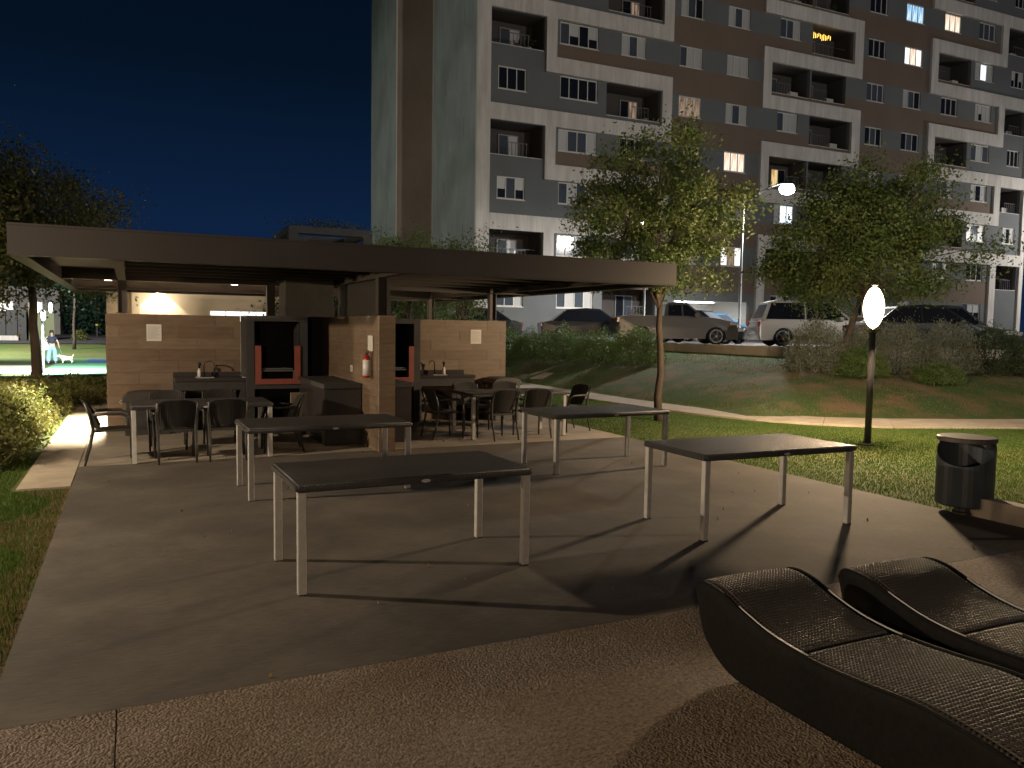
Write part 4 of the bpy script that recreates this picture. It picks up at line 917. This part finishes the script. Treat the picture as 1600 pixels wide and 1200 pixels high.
for x, lab in ((-2.72, 'dark bollard with yellow cap on the far road, nearer the tiled wall'), (-4.5, 'dark bollard with yellow cap on the far road, nearer the lamp post')):
    bo = empty('bollard', (x, 78, zf(x, 78))); tag(bo, lab, 'bollard', 'bollards on the far road'); MB().lathe([(.12, 0), (.12, 1.0)], n=10).build('post', M['black'], bo); MB().lathe([(.13, 1.0), (.13, 1.12), (.05, 1.16)], n=10).build('cap', mat('yellow band' if x > -3 else 'yellow band b', (.6, .42, .03), .5), bo)

# ================================================================ CARS
CP = {}
def carpaint(n, c, r=.28): CP[n] = mat(n+' car paint', c, r, metal=.35, coat=.5)
carpaint('white', (.55, .53, .50)); carpaint('silver', (.13, .125, .125)); carpaint('black', (.015, .018, .018)); carpaint('dark', (.022, .022, .024)); carpaint('blue', (.10, .30, .60))
M['tyre'] = mat('tyre', (.012, .012, .012), .8); M['rim'] = mat('alloy rim', (.30, .30, .30), .35, metal=.7); M['head'] = mat('headlamp glass', (.62, .60, .56), .12); M['tail'] = mat('tail lamp', (.35, .01, .01), .2)
def car(x, y, az, L, Wd, Hh, paint, lab, kind='suv', z=1.315):
    g = empty('parked_car', (x, y, z), R(az)); tag(g, lab, 'car', 'cars parked along the kerb'); h = L/2; rw = .34 if kind != 'sedan' else .32; bz = .22; bl = .95 if kind != 'sedan' else .82
    if kind == 'pickup': bl = 1.05
    wx = (h-.88, -h+.90)
    low = [(-h, .42), (-h+.05, bz)]
    for c in (wx[1], wx[0]): low += [(c+(rw+.07)*math.cos(t), bz+.0+(rw+.12)*math.sin(t)*1.05) for t in [math.pi*(1-i/8) for i in range(9)]]
    low += [(h-.06, bz), (h, .45), (h-.02, .62), (h-.10, bl-.16), (h-.9, bl-.01), (h-1.35, bl+.03), (-h+.35, bl+.06), (-h+.05, bl-.02), (-h-.0, .7)]
    n = len(low); b = MB()
    for yy_, s in ((-Wd/2+.0, .985), (-Wd/2+.10, 1.0), (Wd/2-.10, 1.0), (Wd/2, .985)):
        b.v += [(px*s, yy_+(.10*max(0, pz-.62)*( 1 if yy_ < 0 else -1)), .5+(pz-.5)*s) for px, pz in low]
    for k in range(3):
        for i in range(n): a = k*n+i; c = k*n+(i+1) % n; b.f.append((a, c, c+n, a+n))
    body = b; mcap = bmesh.new(); me = bpy.data.meshes.new('body'); b.f += [tuple(range(n-1, -1, -1)), tuple(3*n+i for i in range(n))]
    bo = b.build('body', CP[paint], g); mcap.free()
    # greenhouse
    if kind == 'suv': gh = [(-h+.12, bl+.02), (-h+.42, Hh-.10), (-h+.75, Hh-.01), (-.2, Hh), (h-1.95, Hh-.07), (h-1.15, bl+.0)]
    elif kind == 'pickup': gh = [(-.55, bl), (-.45, Hh-.08), (-.1, Hh), (h-2.0, Hh-.04), (h-1.3, bl)]
    else: gh = [(-h+.45, bl+.02), (-h+1.15, Hh-.06), (-.35, Hh), (.25, Hh-.03), (h-1.2, bl-.01)]
    def hw(zz): return Wd/2-.09-.24*(zz-bl)/(Hh-bl)
    m = len(gh); b = MB(); b.v = [(px, -hw(pz), pz) for px, pz in gh]+[(px, hw(pz), pz) for px, pz in gh]
    b.f = [tuple(range(m)), tuple(range(2*m-1, m-1, -1))]+[(i, m+i, m+(i+1) % m, (i+1) % m) for i in range(m)]
    b.build('roof', CP[paint], g)
    cxm = sum(p[0] for p in gh)/m
    for s in (-1, 1):   # side glass in two lights, screens
        zc0, zc1 = bl+.06, Hh-.12
        def xat(zz, side):
            P2 = gh[:3] if side < 0 else gh[-2:][::-1]+[gh[-3]]
            for a, c in zip(P2[:-1], P2[1:]):
                if min(a[1], c[1]) <= zz <= max(a[1], c[1]): return a[0]+(c[0]-a[0])*(zz-a[1])/((c[1]-a[1]) or 1)
            return P2[-1][0]
        xl0, xl1, xr0, xr1 = xat(zc0, -1)+.14, xat(zc1, -1)+.10, xat(zc0, 1)-.14, xat(zc1, 1)-.08
        mid = (xl0+xr0)/2-.05
        for a0, a1, c1, c0 in ((xl0, xl1, mid-.03, mid-.03), (mid+.03, mid+.03, xr1, xr0)):
            q = MB(); e = .006; q.quad((a0, s*(hw(zc0)+e), zc0), (c0, s*(hw(zc0)+e), zc0), (c1, s*(hw(zc1)+e), zc1), (a1, s*(hw(zc1)+e), zc1)); q.build('side_window', M['glass'], g)
        for c in wx:
            wv = MB(); wv.lathe([(rw-.03, -.10), (rw, -.07), (rw, .07), (rw-.03, .10)], n=20); w_ = wv.build('wheel', M['tyre'], g); w_.rotation_euler = (R(90), 0, 0); w_.location = (c, s*(Wd/2-.12), rw)
            rv = MB(); rv.lathe([(.05, .085), (.06, .106)], n=10)
            for q in range(5): t = q*2*math.pi/5; rv.tube([(.04*math.cos(t), .04*math.sin(t), .1), ((rw-.1)*math.cos(t), (rw-.1)*math.sin(t), .104)], .028, 4)
            for q in range(20): t = q*2*math.pi/20; t2 = (q+1)*2*math.pi/20; r1, r2 = rw-.12, rw-.085; rv.quad((r1*math.cos(t), r1*math.sin(t), .104), (r2*math.cos(t), r2*math.sin(t), .104), (r2*math.cos(t2), r2*math.sin(t2), .104), (r1*math.cos(t2), r1*math.sin(t2), .104))
            rm = rv.build('rim', M['rim'], w_); rm.rotation_euler = (0, R(180) if s > 0 else 0, 0)
            if s > 0: rm.rotation_euler = (R(180), 0, 0)
        B(h-.36, s*(Wd/2-.13)-.14, bl-.28, h-.035, s*(Wd/2-.13)+.10, bl-.16).build('headlight', M['head'], g)
        B(-h-.012, s*(Wd/2-.18)-.12, bl-.22, -h+.25, s*(Wd/2-.18)+.135, bl-.04).build('tail_light', M['tail'], g)
        MB().box(h-1.75, s*(Wd/2-.06), bl+.02, h-1.58, s*(Wd/2+.12), bl+.16).build('mirror', CP[paint], g)
        B(-.05, s*(Wd/2-.005)-.01, bl-.18, .12, s*(Wd/2-.005)+.015, bl-.15).build('door_handle', CP[paint], g)
    def screen(a, c, nm):
        q = MB(); f0, f1 = .12, .88; P0 = (a[0]+(c[0]-a[0])*f0, a[1]+(c[1]-a[1])*f0); P1 = (a[0]+(c[0]-a[0])*f1, a[1]+(c[1]-a[1])*f1); nx_, nz_ = -(c[1]-a[1]), (c[0]-a[0]); l = math.hypot(nx_, nz_); nx_, nz_ = nx_/l*.006, nz_/l*.006
        if nz_ < 0: nx_, nz_ = -nx_, -nz_
        q.quad((P0[0]+nx_, -hw(P0[1])+.1, P0[1]+nz_), (P0[0]+nx_, hw(P0[1])-.1, P0[1]+nz_), (P1[0]+nx_, hw(P1[1])-.08, P1[1]+nz_), (P1[0]+nx_, -hw(P1[1])+.08, P1[1]+nz_)); q.build(nm, M['glass2'], g)
    screen(gh[-1], gh[-2], 'windscreen'); screen(gh[0], gh[1], 'rear_window')
    B(h-.004, -.26, .42, h+.012, .26, .54).build('number_plate', M['white'], g); B(h-.02, -.55, .58, h+.006, .55, .70).build('grille', M['black'], g)
    return g
az_ = -34
car(23.35, 21.9, az_+6, 4.65, 1.82, 1.74, 'white', 'white SUV with dark side windows parked beside the street lamp')
car(19.45, 25.4, az_+8, 4.7, 1.85, 1.66, 'silver', 'silver grey pickup parked behind the left tree trunk', 'pickup')
car(18.2, 29.6, az_+12, 4.6, 1.78, 1.45, 'dark', 'dark saloon parked behind the clipped hedge, left of the pickup', 'sedan')
car(14.2-1.0, 31.6, 90+80, 4.4, 1.75, 1.4, 'dark', 'dark car behind the left end of the hedge, close to the building', 'sedan')
car(22.6, 27.6, -62, 4.6, 1.8, 1.46, 'black', 'black car with pale number plate nosing out behind the pickup', 'sedan')
car(26.6, 31.4, -100, 4.2, 1.75, 1.5, 'blue', 'light blue car glimpsed beside the street lamp foot', 'suv')
car(22.9, 16.9, az_+5, 4.6, 1.8, 1.45, 'black', 'black saloon facing right behind the silver shrubs, headlight showing', 'sedan')
car(27.6, 19.6, az_+8, 4.8, 1.85, 1.62, 'dark', 'dark car at the right edge behind the black saloon', 'sedan')
# ================================================================ VEGETATION
def limb(mb, a, b, r0, r1, seed, n=6, wob=.12):
    rg = random.Random(seed); a = Vector(a); b = Vector(b); L = (b-a).length; pts = []; rr = []
    for k in range(n+1):
        t = k/n; p = a.lerp(b, t); amp = wob*L*math.sin(math.pi*t)*.5; pts.append(p+Vector((rg.uniform(-amp, amp), rg.uniform(-amp, amp), amp*.4))); rr.append(r0+(r1-r0)*t)
    mb.tube(pts, rr, 7)
def tree(name, lab, base, th, cen, rad, nl, size, m, tr=.08, ncl=90, seed=1, lean=(0, 0), cat='tree', sub=.34, upb=.0, group=None):
    rg = np.random.default_rng(seed); t = empty(name, base); tag(t, lab, cat, group)
    c = np.array(cen)-np.array(base); rad = np.array(rad)
    tb = MB(); top = Vector((c[0]*.8+lean[0], c[1]*.8+lean[1], th))
    pts = [Vector((0, 0, -.1))]; 
    for k in range(1, 6): q = k/5; pts.append(Vector((top.x*q**1.5+.03*math.sin(seed+k*2.1), top.y*q**1.5+.03*math.cos(seed*2+k), th*q)))
    tb.tube(pts, [tr*1.35, tr*1.05, tr*.95, tr*.88, tr*.82, tr*.72], 10)
    dirs = rg.normal(size=(ncl, 3)); dirs /= np.linalg.norm(dirs, axis=1)[:, None]; rr = rg.uniform(.25, 1.0, ncl)**.6
    wob = 1+.22*np.sin(dirs[:, 0]*5+seed)*np.cos(dirs[:, 1]*4+seed)+.12*rg.normal(size=ncl)
    cl = c+dirs*rr[:, None]*wob[:, None]*rad
    cl[:, 2] = np.where(cl[:, 2] < th*.75, th*.75+abs(cl[:, 2]-th*.75)*.3, cl[:, 2])
    main = []
    for k in range(7):
        a = 2*math.pi*k/7+seed; e = Vector(c)+Vector((math.cos(a)*rad[0]*.5, math.sin(a)*rad[1]*.5, rad[2]*rg.uniform(-.3, .6))); main.append(e); limb(tb, top*.97, e, tr*.6, tr*.18, seed*10+k)
    limb(tb, top, Vector(c)+Vector((0, 0, rad[2]*.7)), tr*.7, tr*.12, seed*10+9)
    for k in range(ncl):
        p = Vector(cl[k]); s = min(main, key=lambda q: (q-p).length); limb(tb, s.lerp(top, .15), p, tr*.14, .006, seed*100+k, 4, .2)
    tb.build('trunk', M['bark'], t, True)
    per = nl//ncl; P3 = []
    for k in range(ncl):
        o = (cl[k]-c); od = o/(np.linalg.norm(o)+1e-6); sig = sub*rg.uniform(.6, 1.25)
        q = rg.normal(size=(per, 3))*sig*np.array([1, 1, .62]); tail = rg.random(per)**3*sig*1.6; q += od*tail[:, None]; P3.append(cl[k]+q)
    P3 = np.concatenate(P3)+np.array([0, 0, upb])
    leaves_mesh(P3, size, 'crown', m, t, seed=seed)
    return t
tree('oak_tree', 'slender oak on the lawn behind the patio, olive crown in front of the facade', (9.65, 13.0, zf(9.65, 13.0)), 2.35, (9.62, 13.1, 3.98), (1.55, 1.55, 1.6), 40000, .060, M['leaf_oak'], .075, 85, 3, sub=.21)
tree('oak_tree', 'broad oak among the silver shrubs right of the street lamp, above the garden lamp', (16.69, 14.68, zf(16.69, 14.68)), 1.9, (17.3, 14.55, 4.2), (2.5, 2.5, 1.6), 66000, .072, M['leaf_oak'], .10, 120, 8, sub=.28)
tree('ash_tree', 'dark-trunked tree in front of the three-headed lamp at far left', (-2.64, 27.9, -.1), 3.0, (-2.75, 28.1, 4.6), (2.3, 2.2, 1.9), 46000, .10, M['leaf_left'], .14, 110, 5, sub=.45)
tree('ash_tree', 'tall dark tree behind the left trees, its crown against the night sky', (-7.4, 33.0, -.2), 4.0, (-7.7, 33.5, 5.8), (2.6, 2.6, 3.2), 40000, .13, M['leaf_dark'], .17, 100, 6, sub=.55)
tree('ash_tree', 'pale-leaved tree lit by the lamp at the extreme left edge', (-5.2, 22.0, -.05), 2.4, (-4.6, 22.2, 3.4), (1.9, 1.7, 1.5), 26000, .10, M['leaf_hedge'], .11, 70, 9, sub=.4)
tree('thin_tree', 'thin young tree on the green beyond the dog', (-3.64, 62.87, zf(-3.6, 62.9)), 3.6, (-3.5, 63, 5.1), (1.7, 1.5, 1.4), 5000, .18, M['leaf_teal'], .10, 40, 12, sub=.5)
k = 0
for x, y, h, r, lab in ((-1.5, 96, 6.4, 3.6, 'round teal-green tree beyond the far road, nearest the tiled wall'), (-6.0, 100, 7.2, 3.8, 'teal-green tree beyond the far road, behind the person'), (-12, 104, 8.0, 4.2, 'teal-green tree beyond the far road, behind the dark cabinets'),
                        (3.5, 98, 6.6, 3.6, 'teal-green tree beyond the far road, hidden behind the cream building'), (-19, 106, 9, 4.6, 'teal-green tree beyond the far road, at the far left')):
    k += 1; tree('far_tree', lab, (x, y, .5), 2.2, (x, y, h*.62), (r, r*.8, h*.46), 6000, .42, M['leaf_teal'], .18, 45, 20+k, sub=1.0, group='trees beyond the far road')
tree('bushy_tree', 'small green tree top showing over the pavilion roof beside the gable', (7.75, 23.2, 0), 2.2, (7.75, 23.3, 3.75), (.75, .8, .95), 9000, .07, M['leaf_green'], .06, 40, 31, sub=.24)
tree('bushy_tree', 'olive shrubby tree top over the pavilion roof in front of the facade corner', (8.9, 21.3, 0), 1.9, (8.75, 21.6, 3.35), (1.05, 1.0, .98), 12000, .07, M['leaf_oak'], .06, 50, 33, sub=.27)
tree('bushy_tree', 'leafy tree behind the right tiled wall, seen under the pavilion roof', (8.0, 24.6, 0), 1.0, (8.6, 25.0, 2.1), (2.0, 1.3, 1.05), 12000, .085, M['leaf_green'], .07, 50, 35, sub=.36)
tree('bushy_tree', 'low dark tree behind the right grill, seen under the roof', (6.0, 26.5, 0), 1.0, (6.0, 26.5, 2.0), (1.5, 1.2, 1.1), 8000, .09, M['leaf_dark'], .07, 40, 37, sub=.36)
# planting on the concrete frame
tp = empty('rooftop_plants', (6.8, 30.6, 5.52)); tag(tp, 'thin plants growing on top of the dark concrete frame', 'plants')
leaves_mesh(npr.normal(size=(900, 3))*np.array([.9, .15, .12])+np.array([0, -.3, .12]), .07, 'foliage', M['leaf_dark'], tp)

def shrub(lab, x, y, rx, ry, h, n, size, m, seed, cat='shrub', name='shrub', group=None, up=.9, z=None, aspect=.5):
    rg = np.random.default_rng(seed); z = zf(x, y) if z is None else z; t = empty(name, (x, y, z)); tag(t, lab, cat, group)
    st = MB(); tips = []
    for k in range(16):
        a = rg.uniform(0, 6.28); r = rg.uniform(.2, .95); tips.append((rx*r*math.cos(a), ry*r*math.sin(a), h*rg.uniform(.5, .92)*math.sqrt(max(.05, 1-r*r*.7))))
        limb(st, (tips[-1][0]*.15, tips[-1][1]*.15, -.08), tips[-1], .018, .004, seed*50+k, 4)
    st.build('stems', M['bark'], t)
    d = rg.normal(size=(n, 3)); d /= np.linalg.norm(d, axis=1)[:, None]; d[:, 2] = abs(d[:, 2]); rr = rg.uniform(.45, 1.0, n)**.5
    ph = rg.uniform(0, 6, 6)
    lum = 1+.12*np.sin(d[:, 0]*7+ph[0])*np.sin(d[:, 1]*6+ph[1])+.08*np.sin(d[:, 2]*9+ph[2]+d[:, 0]*8)+.05*rg.normal(size=n)
    P3 = d*(rr*lum)[:, None]*np.array([rx, ry, h*.97]); zlow = rg.random(n) < .12; P3[zlow, 2] *= .3
    leaves_mesh(P3, size, 'foliage', m, t, up=up, seed=seed, aspect=aspect)
# left hedge along the walk: row of shrubs
hp = [(-2.15, 11.6, .95, .95, .80), (-2.0, 13.2, .85, .9, .88), (-1.95, 14.8, .8, .95, .86), (-1.95, 16.4, .75, .9, .80), (-1.75, 17.9, .75, .85, .74), (-3.5, 12.4, 1.0, 1.1, .95), (-3.4, 14.6, 1.0, 1.1, .98), (-3.3, 16.8, 1.0, 1.1, .85), (-1.0, 20.4, .9, .6, .66), (.3, 20.9, .9, .6, .62), (-2.6, 19.6, 1.1, .8, .68), (-4.9, 17.2, 1.1, 1.1, .9)]
nm_ = ['nearest the patio, dark at its foot', 'second along the walk', 'third along the walk', 'fourth along the walk', 'last one beside the bright end of the walk', 'in the back row, nearest', 'in the back row, second', 'in the back row, third', 'closing the end of the walk', 'hidden behind the tiled wall end', 'below the dog and person', 'farthest left behind the row']
for k, (x, y, rx, ry, h) in enumerate(hp): shrub('loose yellow-green hedge shrub on the left, '+nm_[k], x, y, rx, ry, h, 7000, .05, M['leaf_hedge'], 60+k, 'shrub', 'hedge_shrub', 'hedge shrubs left of the walk', z=-.03)
# clipped hedge under the cars
for k in range(5):
    q = k/4; x = 14.15+.6*q; y = 29.8-8.6*q
    shrub(['clipped green hedge shrub at the left end, touching the tiled wall in view', 'clipped green hedge shrub, second from the tiled wall', 'clipped green hedge shrub, third from the tiled wall', 'clipped green hedge shrub, fourth from the tiled wall', 'clipped green hedge shrub at the right end, just left of the oak trunk'][k], x, y, .95, 1.08, 1.25-.08*(k % 2), 11000, .05, M['leaf_green'], 80+k, 'shrub', 'hedge_shrub', 'clipped hedge shrubs on the slope')
sv = [(16.05, 14.98, .82, .8, 1.42, 'silver shrub', 'big silver-green shrub left of the broad oak trunk'), (16.7, 14.1, .75, .6, .75, 'b', 'low green shrub at the foot of the broad oak'), (17.35, 14.6, .7, .7, 1.2, 's', 'silver shrub directly behind the garden lamp post'),
      (18.3, 14.2, .95, .9, 1.38, 's', 'rounded silver shrub right of the garden lamp globe'), (19.4, 13.7, .95, .9, 1.38, 's', 'rounded silver shrub in front of the black saloon'), (20.6, 13.2, .9, .9, 1.30, 'd', 'dark shrub near the right edge, under the dark car'), (21.9, 12.7, 1.1, 1.0, 1.25, 'd', 'dark shrub at the extreme right edge'), (18.3, 13.1, .7, .6, .5, 'b', 'low green shrub below the rounded silver ones')]
for k, (x, y, rx, ry, h, kd, lab) in enumerate(sv): shrub(lab, x, y, rx, ry, h, 11000, .055, M['leaf_silver'] if kd[0] == 's' else (M['leaf_green'] if kd == 'b' else M['leaf_dark']), 100+k, 'shrub', 'shrub', None, up=1.4, aspect=.35)
shrub('small bright yellow-green shrub beside the far road', -3.72, 70.8, .55, .5, .8, 1500, .14, M['leaf_hedge'], 130, name='shrub')

# grass blades (stuff): near lawn strips
def blades(name, lab, x0, x1, y0, y1, n, hgt, m, keep, seed, dz=-.035):
    rg = np.random.default_rng(seed); x = rg.uniform(x0, x1, n); y = rg.uniform(y0, y1, n); ok = keep(x, y); x, y = x[ok], y[ok]; n = len(x); z = zt(x, y)+dz
    a = rg.uniform(0, 6.283, n); h = hgt*rg.uniform(.4, 1.15, n); wd = .0035+.0025*rg.random(n); w2 = wd*max(1, hgt/.04)
    lx, ly = rg.normal(size=n)*h*.45, rg.normal(size=n)*h*.45
    v = np.stack([np.stack([x-np.cos(a)*w2, y-np.sin(a)*w2, z], 1), np.stack([x+np.cos(a)*w2, y+np.sin(a)*w2, z], 1), np.stack([x+lx, y+ly, z+h+.02], 1)], 1).reshape(-1, 3)
    o = mesh_np(name, v, np.arange(n*3).reshape(-1, 3), m); tag(o, lab, 'grass', kind='stuff'); return o
pn = lambda x, y: np.sin(x*2.1+y*.7)+np.sin(y*2.7-x*1.1)+.6*np.sin(x*5.3)*np.sin(y*4.1)
blades('grass', 'short lawn grass left of the patio', -4.2, -.66, 4.5, 12, 150000, .018, M['blade'], lambda x, y: ~((x > -1.2) & (y > 9.7)), 1)
def mid(x, y):   # lawn between patio and path
    xl = np.interp(y, [7.7, 9.45, 10.55, 11.75, 13.6, 16.7], [22, 15.9, 13.0, 11.75, 11.1, 10.8]); return (x > 7.6) & (x < xl-.03)
blades('grass', 'bright lawn grass between the patio and the garden path', 7.6, 18, 4.2, 20, 330000, .016, M['blade'], mid, 2)
def slope(x, y):
    s = np.minimum(x-11.65, (x-11.85)*.318+(y-12.4)*.948); return (s > .12) & (s < 5.6)
blades('grass', 'patchy grass on the slope below the parked cars', 11.6, 27, 7, 32, 150000, .045, M['blade_slope'], lambda x, y: slope(x, y) & (pn(x*.45, y*.35)+.5*np.sin(x*9)*np.sin(y*8)+.22*(y-17) > -.1), 3, .0)
blades('dry_grass', 'dry straw-coloured grass on the slope below the parked cars', 11.6, 27, 7, 32, 80000, .04, M['blade_dry'], lambda x, y: slope(x, y) & (pn(x*.45, y*.35)+.5*np.sin(x*9)*np.sin(y*8)+.22*(y-17) < .5), 4, .0)
blades('dry_leaves', 'fallen leaves and straw along the left patio edge', -1.3, -.63, 4.5, 9.7, 9000, .03, M['blade_dry'], lambda x, y: (x > -.95+.2*np.sin(y*3)), 5)

rg_ = np.random.default_rng(77); lx_ = np.stack([rg_.uniform(-.5, 7.3, 90), rg_.uniform(1.4, 13.5, 90), np.full(90, .008)], 1)
lit_ = leaves_mesh(lx_, .035, 'fallen_leaves', M['blade_dry'], None, up=6, seed=7); tag(lit_, 'small dry leaves and bits scattered over the patio and terrace', 'leaves', kind='stuff')
# ================================================================ PERSON AND DOG
def skin(name, V, E_, Rr, m, parent, root=0, sub=2):
    me = bpy.data.meshes.new(name); me.from_pydata(V, E_, []); me.update(); o = bpy.data.objects.new(name, me); C.objects.link(o); o.parent = parent
    me.materials.append(m); md = o.modifiers.new('skin', 'SKIN'); md.use_smooth_shade = True; sl_ = me.skin_vertices[0].data
    for i, r in enumerate(Rr): sl_[i].radius = (r, r) if not isinstance(r, tuple) else r
    sl_[root].use_root = True; s = o.modifiers.new('sub', 'SUBSURF'); s.levels = 1; s.render_levels = sub; return o
ps = empty('person', (-3.75, 47.33, zf(-3.75, 47.33)+.02), R(8)); tag(ps, 'person in dark top and light blue wide trousers walking a dog on a lead', 'person')
SK = mat('skin', (.42, .26, .18), .6); JE = mat('light blue jeans', (.22, .42, .66), .8); TP = mat('dark navy top', (.015, .018, .035), .8); HR = mat('dark hair', (.015, .010, .008), .6)
V = [(0, 0, .92), (0, 0, 1.15), (0, .01, 1.36), (0, 0, 1.46), (0, -.02, 1.53), (0, -.02, 1.63), (.09, 0, .88), (.13, -.02, .48), (.15, 0, .07), (.15, -.12, .03), (-.09, 0, .88), (-.14, .03, .48), (-.17, .05, .07), (-.17, -.07, .03),
     (.17, 0, 1.36), (.27, -.02, 1.12), (.31, -.12, .90), (.32, -.17, .82), (-.17, 0, 1.36), (-.27, -.03, 1.13), (-.22, -.16, .95), (-.20, -.20, .88)]
E_ = [(0, 1), (1, 2), (2, 3), (3, 4), (4, 5), (0, 6), (6, 7), (7, 8), (8, 9), (0, 10), (10, 11), (11, 12), (12, 13), (2, 14), (14, 15), (15, 16), (16, 17), (2, 18), (18, 19), (19, 20), (20, 21)]
skin('body', V, E_, [(.15, .11), (.12, .09), (.13, .09), .05, (.075, .09), (.07, .085), .085, .06, .045, .035, .085, .06, .045, .035, .055, .042, .032, .028, .055, .042, .032, .028], SK, ps)
skin('trousers', [(0, 0, .97), (0, 0, .88), (.10, 0, .84), (.135, -.02, .48), (.155, 0, .08), (-.10, 0, .84), (-.145, .03, .48), (-.175, .05, .08)], [(0, 1), (1, 2), (2, 3), (3, 4), (1, 5), (5, 6), (6, 7)], [(.17, .13), (.18, .14), .12, .105, .125, .12, .105, .125], JE, ps)
skin('top', [(0, 0, .98), (0, 0, 1.15), (0, .01, 1.34), (0, 0, 1.42), (.16, 0, 1.36), (.235, -.01, 1.22), (-.16, 0, 1.36), (-.235, -.01, 1.22)], [(0, 1), (1, 2), (2, 3), (2, 4), (4, 5), (2, 6), (6, 7)], [(.165, .125), (.15, .12), (.16, .12), .07, .075, .062, .075, .062], TP, ps)
MB().lathe([(.03, 1.74), (.085, 1.71), (.105, 1.64), (.10, 1.56), (.085, 1.46), (.05, 1.40)], (0, .025, 0), 14, 1, .95).build('hair', HR, ps, True)
for s in (-1, 1): MB().lathe([(.004, -.008), (.011, 0), (.004, .008)], (s*.03, -.108, 1.63), 8).build('eye', M['black'], ps)
MB().box(-.045, -.14, .0, .045, .0, .04)
bag = empty('tote_bag', (-4.03, 47.15, zf(-4.0, 47.15)+.72)); tag(bag, 'white tote bag carried at the side of the person', 'bag')
MB().lathe([(.10, 0), (.16, .05), (.17, .22), (.12, .38), (.05, .44)], n=12, sx=1, sy=.45).build('bag_body', M['white'], bag, True); MB().tube([(-.04, 0, .42), (.02, 0, .62), (.12, .02, .70)], .014, 6).build('strap', M['white'], bag)
dg = empty('dog', (-3.05, 47.05, zf(-3.3, 47.05)+.01), R(-12)); tag(dg, 'small pale cream dog on a lead, tail raised, beside the walking person', 'dog')
V = [(-.02, 0, .30), (.20, 0, .31), (-.22, 0, .32), (-.32, 0, .40), (-.42, 0, .42), (-.50, 0, .40), (.26, 0, .38), (.30, 0, .52), (-.20, .06, .18), (-.22, .07, .04), (-.20, -.06, .18), (-.19, -.07, .04), (.20, .07, .20), (.24, .07, .12), (.21, .08, .03), (.20, -.07, .20), (.25, -.07, .12), (.22, -.08, .03)]
E_ = [(0, 1), (0, 2), (2, 3), (3, 4), (4, 5), (1, 6), (6, 7), (2, 8), (8, 9), (2, 10), (10, 11), (1, 12), (12, 13), (13, 14), (1, 15), (15, 16), (16, 17)]
skin('body', V, E_, [.10, .095, .115, .07, .075, .035, .03, .018, .04, .025, .04, .025, .05, .028, .024, .05, .028, .024], mat('cream fur', (.62, .50, .34), .9, (.74, .64, .48), 14), dg)
for s in (-1, 1): MB().tube([(-.38, s*.05, .47), (-.36, s*.075, .53)], [.03, .006], 6).build('ear', mat('ear fur %d' % s, (.35, .25, .15), .9), dg)
ld = MB().tube([(-3.43, 47.15, .50), (-3.32, 47.1, .25), (-3.28, 47.05, .06)], .010, 5).build('dog_lead', mat('teal lead', (.02, .25, .25), .6)); tag(ld, 'teal dog lead running from the hand to the dog', 'lead')
